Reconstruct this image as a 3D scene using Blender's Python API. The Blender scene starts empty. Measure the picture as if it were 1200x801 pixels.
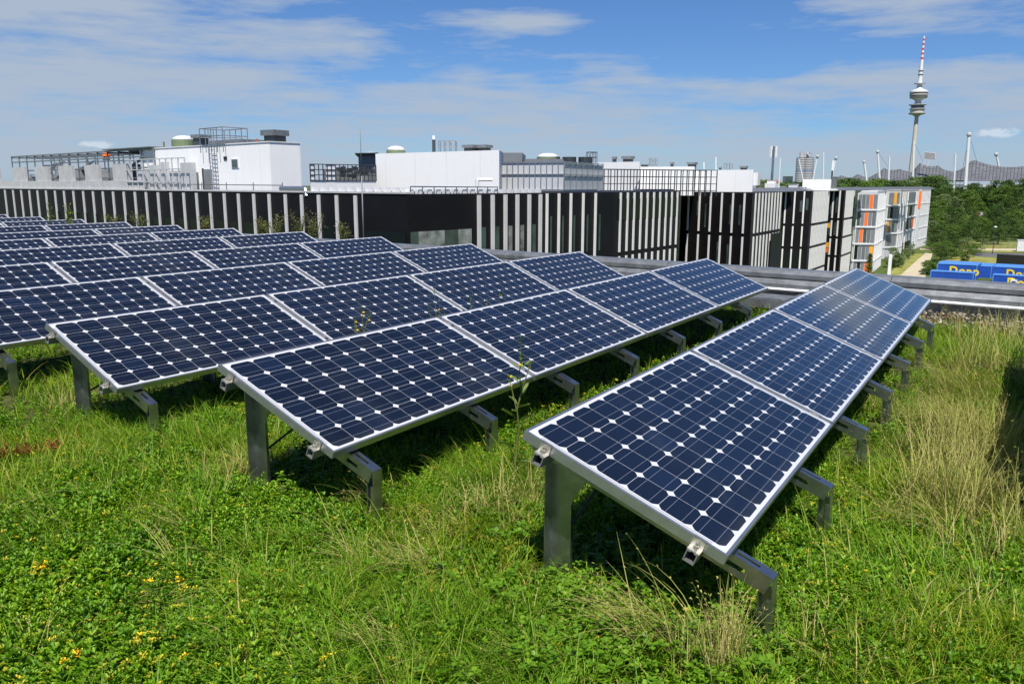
import bpy, math, random
import numpy as np
from mathutils import Vector, Matrix, Euler
R = math.radians
random.seed(7)
rng = np.random.default_rng(11)
scene = bpy.context.scene
COL = scene.collection

# ------------------------------------------------------------------ camera
CAM = np.array([1.4574, -2.39439, 0.85379])
ROT = (1.37887, -0.00173, 0.57426)
FPX = 948.65                     # focal length for a 1200 px wide picture
camd = bpy.data.cameras.new('camera')
cam = bpy.data.objects.new('camera', camd)
COL.objects.link(cam)
cam.location = CAM
cam.rotation_euler = ROT
camd.sensor_width = 36
camd.lens = FPX / 1200 * 36
camd.clip_start = 0.05
camd.clip_end = 12000
scene.camera = cam

# ------------------------------------------------------------------ sky, sun, exposure
SUN = Vector((0.30, -0.50, 1.0)).normalized()
SUN_EL = math.asin(SUN.z)
SUN_AZ = math.atan2(SUN.x, SUN.y)
world = bpy.data.worlds.new('World')
scene.world = world
world.use_nodes = True
wn, wl = world.node_tree.nodes, world.node_tree.links
wn.clear()


def wnode(t, **k):
    n = wn.new(t)
    for a, b in k.items():
        setattr(n, a, b)
    return n


def wmath(op, a, b=None, c=None, clamp=False):
    n = wnode('ShaderNodeMath', operation=op, use_clamp=clamp)
    for i, v in enumerate((a, b, c)):
        if v is None:
            continue
        if isinstance(v, (int, float)):
            n.inputs[i].default_value = v
        else:
            wl.new(v, n.inputs[i])
    return n.outputs[0]


sky = wnode('ShaderNodeTexSky', sky_type='NISHITA', sun_disc=False)
sky.sun_elevation = SUN_EL
sky.sun_rotation = SUN_AZ
sky.altitude = 500
sky.air_density = 1.0
sky.dust_density = 0.35
sky.ozone_density = 3.2
tc = wnode('ShaderNodeTexCoord')
YAW = ROT[2]


def wdot(v):
    n = wnode('ShaderNodeVectorMath', operation='DOT_PRODUCT')
    wl.new(tc.outputs['Generated'], n.inputs[0])
    n.inputs[1].default_value = v
    return n.outputs['Value']


fwd = wdot((-math.sin(YAW), math.cos(YAW), 0))
rgt = wdot((math.cos(YAW), math.sin(YAW), 0))
upz = wdot((0, 0, 1))
az = wmath('MULTIPLY', wmath('ARCTAN2', rgt, fwd), 180 / math.pi)      # compass degrees round the zenith
el = wmath('MULTIPLY', wmath('ARCSINE', upz), 180 / math.pi)


def wcomb(x, y, z=0.0):
    n = wnode('ShaderNodeCombineXYZ')
    for i, v in enumerate((x, y, z)):
        if isinstance(v, (int, float)):
            n.inputs[i].default_value = v
        else:
            wl.new(v, n.inputs[i])
    return n.outputs[0]


def wnoise(vec, scale, detail=6, rough=0.55, dist=0.0):
    n = wnode('ShaderNodeTexNoise')
    wl.new(vec, n.inputs['Vector'])
    n.inputs['Scale'].default_value = scale
    n.inputs['Detail'].default_value = detail
    n.inputs['Roughness'].default_value = rough
    n.inputs['Distortion'].default_value = dist
    return n.outputs['Fac']


def wblob(a0, e0, sa, se):
    da = wmath('DIVIDE', wmath('SUBTRACT', az, a0), sa)
    de = wmath('DIVIDE', wmath('SUBTRACT', el, e0), se)
    q = wmath('ADD', wmath('MULTIPLY', da, da), wmath('MULTIPLY', de, de))
    return wmath('EXPONENT', wmath('MULTIPLY', q, -1.0))


# thin layered stratus: stretched noise; a wavy upper edge of the low layer
streak = wnoise(wcomb(wmath('MULTIPLY', az, 0.055), wmath('MULTIPLY', el, 0.34)), 1.0, 7, 0.52, 0.25)
fine = wnoise(wcomb(wmath('MULTIPLY', az, 0.22), wmath('MULTIPLY', el, 1.5), 3.0), 1.0, 6, 0.6, 0.2)
edge = wnoise(wcomb(wmath('MULTIPLY', az, 0.09), wmath('MULTIPLY', el, 0.15), 9.0), 1.0, 3, 0.5)
edge_h = wmath('ADD', 6.1, wmath('MULTIPLY', edge, 3.6))
low = wmath('DIVIDE', wmath('SUBTRACT', edge_h, el), 1.3, clamp=True)
cov = wmath('MULTIPLY', low, 0.60)
for a0, e0, sa, se, amp in ((-31, 10.8, 15, 4.2, 0.70), (-13, 8.8, 9, 1.3, 0.45), (0.6, 10.5, 4.6, 0.7, 0.9), (-12, 10.0, 4, 0.5, 0.35),
                            (26, 11.6, 9, 1.7, 0.80), (2, 8.2, 9, 0.8, 0.2), (-12, 7.0, 5, 0.9, -0.25)):
    cov = wmath('ADD', cov, wmath('MULTIPLY', wblob(a0, e0, sa, se), amp))
high = wmath('DIVIDE', wmath('SUBTRACT', el, 15.0), 10.0, clamp=True)
cov = wmath('ADD', cov, wmath('MULTIPLY', high, 0.12))
mixn = wmath('ADD', wmath('MULTIPLY', streak, 0.60), wmath('MULTIPLY', fine, 0.40))
alpha = wmath('MULTIPLY', wmath('ADD', wmath('MULTIPLY', wmath('SUBTRACT', mixn, 0.5), 2.6), wmath('SUBTRACT', cov, 0.25)), 1.8, clamp=True)
alpha = wmath('SUBTRACT', wmath('MULTIPLY', alpha, 1.3), wmath('MULTIPLY', wmath('MULTIPLY', alpha, alpha), 0.38))
# three small cumulus
puffn = wnoise(wcomb(az, wmath('MULTIPLY', el, 1.4), 5.0), 1.1, 5, 0.6)
puff = 0.0
for a0, e0, sa, se in ((30.2, 3.05, 1.3, 0.33), (-26.6, 2.35, 1.25, 0.26), (-9.2, 2.1, 0.8, 0.2)):
    b = wblob(a0, e0, sa, se)
    puff = wmath('ADD', b, puff) if not isinstance(puff, float) else b
puff = wmath('MULTIPLY', wmath('SUBTRACT', wmath('MULTIPLY', puff, wmath('ADD', 1.0, wmath('MULTIPLY', wmath('SUBTRACT', puffn, 0.5), 3.2))), 0.38), 2.4, clamp=True)
tint = wnode('ShaderNodeMix', data_type='RGBA', blend_type='MULTIPLY')
tint.inputs['Factor'].default_value = 1.0
wl.new(sky.outputs['Color'], tint.inputs['A'])
tint.inputs['B'].default_value = (0.48, 0.69, 0.98, 1)
mix1 = wnode('ShaderNodeMix', data_type='RGBA')
wl.new(alpha, mix1.inputs['Factor'])
wl.new(tint.outputs['Result'], mix1.inputs['A'])
mix1.inputs['B'].default_value = (3.95, 4.65, 5.65, 1)
mix2 = wnode('ShaderNodeMix', data_type='RGBA')
wl.new(wmath('MULTIPLY', puff, 0.58), mix2.inputs['Factor'])
wl.new(mix1.outputs['Result'], mix2.inputs['A'])
mix2.inputs['B'].default_value = (7.0, 7.5, 8.2, 1)
bg = wnode('ShaderNodeBackground')
bg.inputs['Strength'].default_value = 0.08
wl.new(mix2.outputs['Result'], bg.inputs['Color'])
wo = wnode('ShaderNodeOutputWorld')
wl.new(bg.outputs[0], wo.inputs['Surface'])

sund = bpy.data.lights.new('sun', 'SUN')
sund.energy = 5.0
sund.angle = R(0.53)
sund.color = (1.0, 0.955, 0.88)
sun = bpy.data.objects.new('sun', sund)
COL.objects.link(sun)
sun.location = (0, 0, 60)
sun.rotation_euler = (-SUN).to_track_quat('-Z', 'Y').to_euler()

scene.view_settings.view_transform = 'Standard'
scene.view_settings.look = 'None'
scene.view_settings.exposure = 0.45
scene.view_settings.gamma = 1.0
scene.cycles.max_bounces = 8
scene.cycles.transparent_max_bounces = 8

# ------------------------------------------------------------------ helpers: rays, objects, meshes
CM = np.array(Euler(ROT).to_matrix())
F2 = np.array([-math.sin(YAW), math.cos(YAW), 0.0])
EYE = CAM[2]
GZ = EYE - 15.0                  # street level
SOIL = -0.60                     # soil of our roof


def ray(px, py):
    return CM @ np.array([(px - 600) / FPX, (400.5 - py) / FPX, -1.0])


def pd(px, py, D):
    """point on the sight line through (px, py), D metres ahead"""
    d = ray(px, py)
    return CAM + D / (d @ F2) * d


def pz(px, py, z):
    d = ray(px, py)
    return CAM + (z - CAM[2]) / d[2] * d


def pxp(px, py, x):
    d = ray(px, py)
    return CAM + (x - CAM[0]) / d[0] * d


def plan(px, D, py=216):
    p = pd(px, py, D)
    return np.array([p[0], p[1]])


def hz(py, D):
    """height of a point seen at row py, D metres ahead"""
    return float(pd(600, py, D)[2])


def link(name, data, parent=None, kind=None, loc=None):
    o = bpy.data.objects.new(name, data)
    COL.objects.link(o)
    if loc is not None:
        o.location = loc
    if parent is not None:
        o.parent = parent
    if kind:
        o['kind'] = kind
    return o


def tag(o, label, cat, group=None):
    o['label'] = label
    o['category'] = cat
    if group:
        o['group'] = group
    return o


def thing(name, label, cat, loc=(0, 0, 0), rot=(0, 0, 0), group=None):
    o = link(name, None, loc=loc)
    o.rotation_euler = rot
    o.empty_display_size = 0.2
    return tag(o, label, cat, group)


class MB:
    """collects boxes, tubes, prisms and quads; build() makes them ONE mesh object"""

    def __init__(s):
        s.v, s.f, s.m = [], [], []

    def add(s, vs, fs, m=0):
        n = len(s.v)
        s.v += [tuple(map(float, v)) for v in vs]
        s.f += [tuple(n + i for i in f) for f in fs]
        s.m += [m] * len(fs)
        return s

    def box(s, x0, x1, y0, y1, z0, z1, m=0, T=None):
        vs = [(x, y, z) for z in (z0, z1) for y in (y0, y1) for x in (x0, x1)]
        if T is not None:
            vs = [T @ Vector(v) for v in vs]
        return s.add(vs, [(0, 2, 3, 1), (4, 5, 7, 6), (0, 1, 5, 4), (2, 6, 7, 3), (0, 4, 6, 2), (1, 3, 7, 5)], m)

    def prism(s, poly, z0, z1, m=0):
        n = len(poly)
        a = sum(poly[i][0] * poly[(i + 1) % n][1] - poly[(i + 1) % n][0] * poly[i][1] for i in range(n))
        if a < 0:
            poly = poly[::-1]
        vs = [(p[0], p[1], z0) for p in poly] + [(p[0], p[1], z1) for p in poly]
        fs = [tuple(range(n))[::-1], tuple(range(n, 2 * n))] + [(i, (i + 1) % n, n + (i + 1) % n, n + i) for i in range(n)]
        return s.add(vs, fs, m)

    def tube(s, p, q, r, n=8, m=0, r2=None):
        p, q = Vector(p), Vector(q)
        r2 = r if r2 is None else r2
        d = (q - p).normalized()
        a = d.orthogonal().normalized()
        b = d.cross(a)
        vs = []
        for c, rr in ((p, r), (q, r2)):
            vs += [c + (a * math.cos(2 * math.pi * i / n) + b * math.sin(2 * math.pi * i / n)) * rr for i in range(n)]
        fs = [(i, (i + 1) % n, n + (i + 1) % n, n + i) for i in range(n)] + [tuple(range(n))[::-1], tuple(range(n, 2 * n))]
        return s.add(vs, fs, m)

    def lathe(s, prof, c=(0, 0, 0), n=24, m=0):
        """prof: list of (radius, z)"""
        vs, fs = [], []
        for r, z in prof:
            vs += [(c[0] + r * math.cos(2 * math.pi * i / n), c[1] + r * math.sin(2 * math.pi * i / n), c[2] + z) for i in range(n)]
        for k in range(len(prof) - 1):
            fs += [(k * n + i, k * n + (i + 1) % n, (k + 1) * n + (i + 1) % n, (k + 1) * n + i) for i in range(n)]
        fs += [tuple(range(n))[::-1], tuple(range((len(prof) - 1) * n, len(prof) * n))]
        return s.add(vs, fs, m)

    def mesh(s, name, mats):
        me = bpy.data.meshes.new(name)
        me.from_pydata(s.v, [], s.f)
        for m in (mats if isinstance(mats, (list, tuple)) else [mats]):
            me.materials.append(m)
        if any(s.m):
            me.polygons.foreach_set('material_index', s.m)
        me.update()
        return me

    def build(s, name, mats, parent=None, kind=None, loc=None, smooth=False, bevel=0.0):
        me = s.mesh(name, mats)
        if smooth:
            me.polygons.foreach_set('use_smooth', [True] * len(me.polygons))
        o = link(name, me, parent, kind, loc)
        if bevel:
            b = o.modifiers.new('bevel', 'BEVEL')
            b.width = bevel
            b.segments = 2
            b.limit_method = 'ANGLE'
        return o


def np_mesh(name, V, Q, mat):
    """mesh from an (n,3) array and an (m,4) array of quads"""
    me = bpy.data.meshes.new(name)
    me.vertices.add(len(V))
    me.vertices.foreach_set('co', np.ascontiguousarray(V, dtype=np.float32).ravel())
    me.loops.add(Q.size)
    me.loops.foreach_set('vertex_index', np.ascontiguousarray(Q, dtype=np.int32).ravel())
    me.polygons.add(len(Q))
    me.polygons.foreach_set('loop_start', np.arange(0, Q.size, 4, dtype=np.int32))
    me.polygons.foreach_set('loop_total', np.full(len(Q), 4, dtype=np.int32))
    me.update(calc_edges=True)
    for m in (mat if isinstance(mat, (list, tuple)) else [mat]):
        me.materials.append(m)
    return me


def frame(A, B):
    """transform whose x runs from plan point A to B, y away to the left of it, z up"""
    A, B = np.array(A[:2]), np.array(B[:2])
    d = (B - A) / np.linalg.norm(B - A)
    return Matrix(((d[0], -d[1], 0, A[0]), (d[1], d[0], 0, A[1]), (0, 0, 1, 0), (0, 0, 0, 1))), float(np.linalg.norm(B - A))


# ------------------------------------------------------------------ materials
class NT:
    def __init__(s, mat):
        s.t = mat.node_tree
        s.n, s.l = s.t.nodes, s.t.links

    def node(s, t, **k):
        n = s.n.new(t)
        for a, b in k.items():
            setattr(n, a, b)
        return n

    def put(s, sock, v):
        if isinstance(v, (int, float)):
            sock.default_value = v
        elif isinstance(v, tuple):
            sock.default_value = v if len(v) == len(sock.default_value) else v + (1,)
        else:
            s.l.new(v, sock)

    def math(s, op, a, b=0.0, clamp=False):
        n = s.node('ShaderNodeMath', operation=op, use_clamp=clamp)
        s.put(n.inputs[0], a)
        s.put(n.inputs[1], b)
        return n.outputs[0]

    def mix(s, f, a, b, blend='MIX'):
        n = s.node('ShaderNodeMix', data_type='RGBA', blend_type=blend)
        s.put(n.inputs['Factor'], f)
        s.put(n.inputs['A'], a)
        s.put(n.inputs['B'], b)
        return n.outputs['Result']

    def noise(s, vec, scale, detail=4, rough=0.55):
        n = s.node('ShaderNodeTexNoise')
        if vec is not None:
            s.l.new(vec, n.inputs['Vector'])
        n.inputs['Scale'].default_value = scale
        n.inputs['Detail'].default_value = detail
        n.inputs['Roughness'].default_value = rough
        return n.outputs['Fac']

    def ramp(s, f, stops):
        n = s.node('ShaderNodeValToRGB')
        s.l.new(f, n.inputs['Fac'])
        e = n.color_ramp.elements
        while len(e) < len(stops):
            e.new(0.5)
        for el_, (p, c) in zip(e, stops):
            el_.position = p
            el_.color = tuple(c) + (1,)
        return n.outputs['Color']


def mat(name, col, rough=0.6, metal=0.0, spec=0.5, var=0.0, scale=3.0, bump=0.0, bscale=60.0, obj=True):
    """plain surface with a little procedural unevenness"""
    m = bpy.data.materials.new(name)
    m.use_nodes = True
    t = NT(m)
    b = t.n['Principled BSDF']
    b.inputs['Roughness'].default_value = rough
    b.inputs['Metallic'].default_value = metal
    b.inputs['Specular IOR Level'].default_value = spec
    b.inputs['Base Color'].default_value = tuple(col) + (1,)
    tcn = t.node('ShaderNodeTexCoord').outputs['Object']
    if var:
        f = t.noise(tcn, scale, 5, 0.6)
        c = t.ramp(f, [(0.3, [x * (1 - var) for x in col]), (0.7, [min(1, x * (1 + var)) for x in col])])
        t.l.new(c, b.inputs['Base Color'])
        r = t.math('ADD', rough - 0.08, t.math('MULTIPLY', t.noise(tcn, scale * 2.3, 3), 0.16))
        t.l.new(r, b.inputs['Roughness'])
    if bump:
        bn = t.node('ShaderNodeBump')
        bn.inputs['Strength'].default_value = bump
        bn.inputs['Distance'].default_value = 0.01
        t.l.new(t.noise(tcn, bscale, 4), bn.inputs['Height'])
        t.l.new(bn.outputs[0], b.inputs['Normal'])
    return m


def leaf_mat(name, stops, patch=None, pscale=1.2, trans=0.35, rough=0.55, spec=0.25):
    """foliage: colour differs from leaf to leaf, light shines through"""
    m = bpy.data.materials.new(name)
    m.use_nodes = True
    t = NT(m)
    t.n.clear()
    geo = t.node('ShaderNodeNewGeometry')
    c = t.ramp(geo.outputs['Random Per Island'], stops)
    if patch:
        f = t.noise(geo.outputs['Position'], pscale, 3, 0.6)
        f = t.math('MULTIPLY', t.math('SUBTRACT', f, 0.42), 5.0, clamp=True)
        c = t.mix(t.math('MULTIPLY', f, 0.8), c, tuple(patch), 'MULTIPLY')
    b = t.node('ShaderNodeBsdfPrincipled')
    t.l.new(c, b.inputs['Base Color'])
    b.inputs['Roughness'].default_value = rough
    b.inputs['Specular IOR Level'].default_value = spec
    tr = t.node('ShaderNodeBsdfTranslucent')
    tc_ = t.mix(1.0, c, (1.15, 1.2, 0.6), 'MULTIPLY')
    t.l.new(tc_, tr.inputs['Color'])
    mx = t.node('ShaderNodeMixShader')
    mx.inputs[0].default_value = trans
    t.l.new(b.outputs[0], mx.inputs[1])
    t.l.new(tr.outputs[0], mx.inputs[2])
    o = t.node('ShaderNodeOutputMaterial')
    t.l.new(mx.outputs[0], o.inputs['Surface'])
    return m


def cell_mat():
    """one solar laminate: 12 x 6 rounded cells on a white backsheet, busbars, fingers"""
    m = bpy.data.materials.new('solar_laminate')
    m.use_nodes = True
    t = NT(m)
    b = t.n['Principled BSDF']
    tcn = t.node('ShaderNodeTexCoord').outputs['Object']
    sep = t.node('ShaderNodeSeparateXYZ')
    t.l.new(tcn, sep.inputs[0])
    X, Y = sep.outputs['X'], sep.outputs['Y']
    u = t.math('DIVIDE', t.math('SUBTRACT', X, PX0), PCX)
    v = t.math('DIVIDE', t.math('SUBTRACT', Y, PY0), PCY)
    fu = t.math('SUBTRACT', t.math('FRACT', u), 0.5)
    fv = t.math('SUBTRACT', t.math('FRACT', v), 0.5)
    au, av = t.math('ABSOLUTE', fu), t.math('ABSOLUTE', fv)
    rr = t.math('SQRT', t.math('ADD', t.math('MULTIPLY', fu, fu), t.math('MULTIPLY', fv, fv)))
    inx = t.math('MULTIPLY', t.math('GREATER_THAN', u, 0.0), t.math('LESS_THAN', u, 6.0))
    iny = t.math('MULTIPLY', t.math('GREATER_THAN', v, 0.0), t.math('LESS_THAN', v, 12.0))
    cell = t.math('MULTIPLY', t.math('LESS_THAN', t.math('MAXIMUM', au, av), 0.495), t.math('LESS_THAN', rr, 0.603))
    cell = t.math('MULTIPLY', cell, t.math('MULTIPLY', inx, iny))
    # two busbars along the row in each cell
    bus = t.math('LESS_THAN', t.math('ABSOLUTE', t.math('SUBTRACT', au, 0.245)), 0.0055)
    bus = t.math('MULTIPLY', bus, iny)
    bus = t.math('MULTIPLY', bus, inx)
    # interconnect ribbons in the end margins
    e1 = t.math('LESS_THAN', t.math('ABSOLUTE', t.math('SUBTRACT', Y, PY0 - 0.009)), 0.0016)
    e2 = t.math('LESS_THAN', t.math('ABSOLUTE', t.math('SUBTRACT', Y, PY0 - 0.019)), 0.0016)
    e3 = t.math('LESS_THAN', t.math('ABSOLUTE', t.math('SUBTRACT', Y, PY0 + 12 * PCY + 0.012)), 0.0022)
    rib = t.math('MULTIPLY', t.math('MAXIMUM', t.math('MAXIMUM', e1, e2), e3), t.math('MULTIPLY', t.math('GREATER_THAN', u, 0.3), t.math('LESS_THAN', u, 5.7)))
    # cell to cell tone
    wnz = t.node('ShaderNodeTexWhiteNoise', noise_dimensions='3D')
    cb = t.node('ShaderNodeCombineXYZ')
    t.l.new(t.math('FLOOR', u), cb.inputs[0])
    t.l.new(t.math('FLOOR', v), cb.inputs[1])
    oi = t.node('ShaderNodeObjectInfo')
    t.l.new(t.math('MULTIPLY', oi.outputs['Random'], 91.0), cb.inputs[2])
    t.l.new(cb.outputs[0], wnz.inputs[0])
    tone = t.ramp(wnz.outputs[0], [(0.0, (0.0018, 0.0036, 0.0090)), (0.8, (0.0030, 0.0062, 0.0160)), (1.0, (0.0042, 0.0095, 0.026))])
    fing = t.math('MULTIPLY', t.math('SINE', t.math('MULTIPLY', v, 2 * math.pi * 44)), 0.05)
    tone = t.mix(t.math('ADD', fing, 0.05), tone, (0.03, 0.035, 0.06))
    back = t.mix(rib, (0.54, 0.55, 0.57), (0.10, 0.10, 0.11))
    col = t.mix(cell, back, tone)
    col = t.mix(bus, col, t.mix(cell, (0.50, 0.51, 0.53), (0.15, 0.17, 0.21)))
    # thin dust film, thicker toward the lower edge
    dust = t.math('MULTIPLY', t.noise(tcn, 7.0, 6, 0.65), 0.012)
    dlow = t.math('MULTIPLY', t.math('DIVIDE', t.math('SUBTRACT', X, PW - 0.075), 0.06, clamp=True), 0.10)
    dlow = t.math('MULTIPLY', dlow, t.noise(tcn, 18.0, 4, 0.7))
    col = t.mix(t.math('ADD', dust, dlow), col, (0.30, 0.28, 0.24))
    # a few bird droppings and dried water marks, different on each panel
    vo = t.node('ShaderNodeTexVoronoi', feature='F1')
    off = t.node('ShaderNodeVectorMath', operation='ADD')
    cb2 = t.node('ShaderNodeCombineXYZ')
    t.l.new(t.math('MULTIPLY', oi.outputs['Random'], 37.0), cb2.inputs[0])
    t.l.new(tcn, off.inputs[0])
    t.l.new(cb2.outputs[0], off.inputs[1])
    wob = t.node('ShaderNodeVectorMath', operation='ADD')
    t.l.new(off.outputs[0], wob.inputs[0])
    nz = t.node('ShaderNodeTexNoise')
    nz.inputs['Scale'].default_value = 60
    t.l.new(off.outputs[0], nz.inputs['Vector'])
    sc_ = t.node('ShaderNodeVectorMath', operation='SCALE')
    t.l.new(nz.outputs['Color'], sc_.inputs[0])
    sc_.inputs['Scale'].default_value = 0.02
    t.l.new(sc_.outputs[0], wob.inputs[1])
    t.l.new(wob.outputs[0], vo.inputs['Vector'])
    vo.inputs['Scale'].default_value = 3.0
    sepc = t.node('ShaderNodeSeparateColor')
    t.l.new(vo.outputs['Color'], sepc.inputs[0])
    spot = t.math('MULTIPLY', t.math('LESS_THAN', vo.outputs['Distance'], t.math('MULTIPLY', sepc.outputs[1], 0.034)), t.math('GREATER_THAN', sepc.outputs[0], 0.70))
    col = t.mix(t.math('MULTIPLY', spot, 0.55), col, (0.62, 0.61, 0.56))
    t.l.new(col, b.inputs['Base Color'])
    b.inputs['Roughness'].default_value = 0.6
    b.inputs['Specular IOR Level'].default_value = 0.0
    b.inputs['Coat Weight'].default_value = 1.0
    b.inputs['Coat Roughness'].default_value = 0.035
    b.inputs['Coat IOR'].default_value = 1.62
    cr_ = t.math('ADD', 0.02, t.math('MULTIPLY', t.noise(tcn, 4.0, 5, 0.65), 0.07))
    t.l.new(cr_, b.inputs['Coat Roughness'])
    return m


# panel measures (m): x down the slope, y along the row
PW, PL, LIP = 0.808, 1.704, 0.011
PCX, PCY = 0.1265, 0.1360
PX0 = (PW - 6 * PCX) / 2
PY0 = (PL - 12 * PCY) / 2

M = {}
M['laminate'] = cell_mat()
M['alu'] = mat('anodised_aluminium', (0.46, 0.465, 0.47), 0.36, 0.88, 0.5, 0.10, 9, 0.05, 160)
M['galv'] = mat('galvanised_steel', (0.38, 0.385, 0.39), 0.32, 0.97, 0.5, 0.22, 14, 0.05, 90)
M['steel'] = mat('stainless_steel', (0.66, 0.63, 0.57), 0.36, 0.9, 0.5, 0.04, 30)
M['dark_rail'] = mat('dark_rail', (0.30, 0.30, 0.30), 0.5, 0.75)
M['zinc'] = mat('weathered_zinc', (0.23, 0.24, 0.245), 0.42, 0.6, 0.5, 0.30, 7, 0.05, 40)
M['white_pipe'] = mat('white_pipe', (0.80, 0.80, 0.78), 0.4, 0, 0.5, 0.05)
M['soil'] = mat('soil', (0.050, 0.058, 0.016), 0.95, 0, 0.1, 0.5, 9, 0.6, 60)
M['black_clad'] = mat('black_cladding', (0.0065, 0.0055, 0.0068), 0.5, 0, 0.22, 0.3, 0.5)
M['fin'] = mat('pale_fin', (0.56, 0.55, 0.54), 0.55, 0, 0.4, 0.10, 0.8)
M['fin_white'] = mat('white_fin', (0.74, 0.73, 0.70), 0.55, 0, 0.4, 0.08, 0.8)
M['white_wall'] = mat('white_render', (0.82, 0.82, 0.81), 0.7, 0, 0.3, 0.03, 0.4)
def wall_mat():
    m = bpy.data.materials.new('white_render_wall')
    m.use_nodes = True
    t = NT(m)
    b = t.n['Principled BSDF']
    p = t.node('ShaderNodeNewGeometry').outputs['Position']
    sp = t.node('ShaderNodeSeparateXYZ')
    t.l.new(p, sp.inputs[0])
    ax = t.math('ADD', t.math('MULTIPLY', sp.outputs['X'], 0.84), t.math('MULTIPLY', sp.outputs['Y'], 0.54))
    cb = t.node('ShaderNodeCombineXYZ')
    t.l.new(ax, cb.inputs[0])
    t.l.new(t.math('MULTIPLY', sp.outputs['Z'], 0.12), cb.inputs[1])
    st = t.math('MULTIPLY', t.math('SUBTRACT', t.noise(cb.outputs[0], 2.2, 6, 0.7), 0.5), 3.0, clamp=True)
    c = t.mix(t.math('MULTIPLY', st, 0.35), (0.82, 0.82, 0.81), (0.66, 0.66, 0.63))
    jt = t.math('LESS_THAN', t.math('FRACT', t.math('DIVIDE', ax, 2.4)), 0.012)
    c = t.mix(t.math('MULTIPLY', jt, 0.5), c, (0.5, 0.5, 0.5))
    t.l.new(c, b.inputs['Base Color'])
    b.inputs['Roughness'].default_value = 0.7
    return m


M['white_wall'] = wall_mat()
M['plant_grey'] = mat('pale_plant_metal', (0.36, 0.37, 0.38), 0.5, 0.2, 0.5, 0.15, 1.0)
M['frame_steel'] = mat('grey_green_frame_steel', (0.19, 0.215, 0.22), 0.5, 0.3)
M['concrete'] = mat('pale_concrete', (0.46, 0.46, 0.46), 0.8, 0, 0.3, 0.12, 1.5, 0.1, 20)
M['grey_panel'] = mat('grey_metal_panel', (0.20, 0.21, 0.22), 0.5, 0.2, 0.5, 0.15, 1.0)
M['dark_steel'] = mat('dark_steel', (0.045, 0.055, 0.06), 0.5, 0.3)
M['glass_dark'] = mat('dark_glass', (0.010, 0.014, 0.014), 0.10, 0, 0.3, 0.0)
M['dim_glass'] = mat('dim_glass', (0.010, 0.014, 0.012), 0.3, 0, 0.04)
M['glass_green'] = mat('greenish_glass', (0.05, 0.075, 0.07), 0.05, 0.0, 1.0, 0.4, 0.8)
M['curtain'] = mat('curtained_glass', (0.20, 0.21, 0.20), 0.15, 0, 0.9, 0.7, 1.3)
M['white_metal'] = mat('white_metal', (0.72, 0.72, 0.72), 0.45, 0.1, 0.5, 0.08, 0.6)
M['mesh_wall'] = mat('perforated_pale_metal', (0.55, 0.56, 0.57), 0.5, 0.25, 0.5, 0.08, 0.8)
M['orange'] = mat('orange_panel', (0.80, 0.16, 0.02), 0.5)
M['amber'] = mat('amber_panel', (0.80, 0.36, 0.02), 0.5)
M['dome_green'] = mat('green_dome_base', (0.13, 0.17, 0.09), 0.5)
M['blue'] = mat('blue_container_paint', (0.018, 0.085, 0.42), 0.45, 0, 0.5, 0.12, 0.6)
M['blue_pale'] = mat('pale_blue_paint', (0.07, 0.22, 0.56), 0.5, 0, 0.5, 0.12, 0.6)  # paler blue than the container sides, for roofs and corner posts
M['yellow'] = mat('yellow_lettering', (0.85, 0.62, 0.02), 0.5)
M['black'] = mat('black_screen', (0.012, 0.012, 0.012), 0.6)
M['concrete_tower'] = mat('tower_concrete', (0.50, 0.46, 0.40), 0.8, 0, 0.2, 0.06, 0.05)
M['tower_grey'] = mat('tower_deck_grey', (0.42, 0.42, 0.42), 0.6, 0, 0.4, 0.1, 0.1)
M['tower_dark'] = mat('tower_window_band', (0.10, 0.10, 0.10), 0.3)
M['red'] = mat('red_paint', (0.62, 0.05, 0.03), 0.5)
M['bark'] = mat('bark', (0.10, 0.075, 0.05), 0.9, 0, 0.2, 0.3, 3)
M['asphalt'] = mat('asphalt', (0.11, 0.11, 0.11), 0.9, 0, 0.2, 0.2, 0.3)
M['path'] = mat('gravel_path', (0.44, 0.38, 0.27), 0.95, 0, 0.1, 0.15, 0.5)
M['stem'] = mat('weed_stem', (0.11, 0.13, 0.035), 0.7, 0, 0.2, 0.3, 20)
M['flower'] = mat('yellow_flower', (0.80, 0.52, 0.02), 0.6, 0, 0.2, 0.15, 60)
M['rust'] = mat('rust_red', (0.28, 0.08, 0.05), 0.6)
M['leaf_ground'] = leaf_mat('stonecrop_leaves', [(0.0, (0.077, 0.176, 0.0054)), (0.35, (0.127, 0.278, 0.0081)), (0.7, (0.182, 0.354, 0.0108)), (0.93, (0.265, 0.402, 0.0135)), (1.0, (0.375, 0.378, 0.0270))],
                            (0.52, 0.68, 0.55), 2.3, 0.30, 0.45, 0.35)
M['leaf_clover'] = leaf_mat('clover_leaves', [(0.0, (0.075, 0.175, 0.0090)), (0.5, (0.117, 0.255, 0.0126)), (1.0, (0.175, 0.310, 0.0180))], None, 1.5, 0.3, 0.45, 0.35)
M['leaf_bud'] = leaf_mat('yellow_green_buds', [(0.0, (0.22, 0.28, 0.02)), (0.6, (0.40, 0.36, 0.02)), (1.0, (0.62, 0.45, 0.02))], None, 1.0, 0.2)
M['grass'] = leaf_mat('grass_blades', [(0.0, (0.071, 0.184, 0.0065)), (0.4, (0.132, 0.282, 0.0098)), (0.8, (0.204, 0.354, 0.0153)), (0.93, (0.319, 0.342, 0.0653)), (1.0, (0.439, 0.391, 0.1416))],
                      (1.35, 1.02, 0.9), 1.3, 0.35, 0.5, 0.25)
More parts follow.
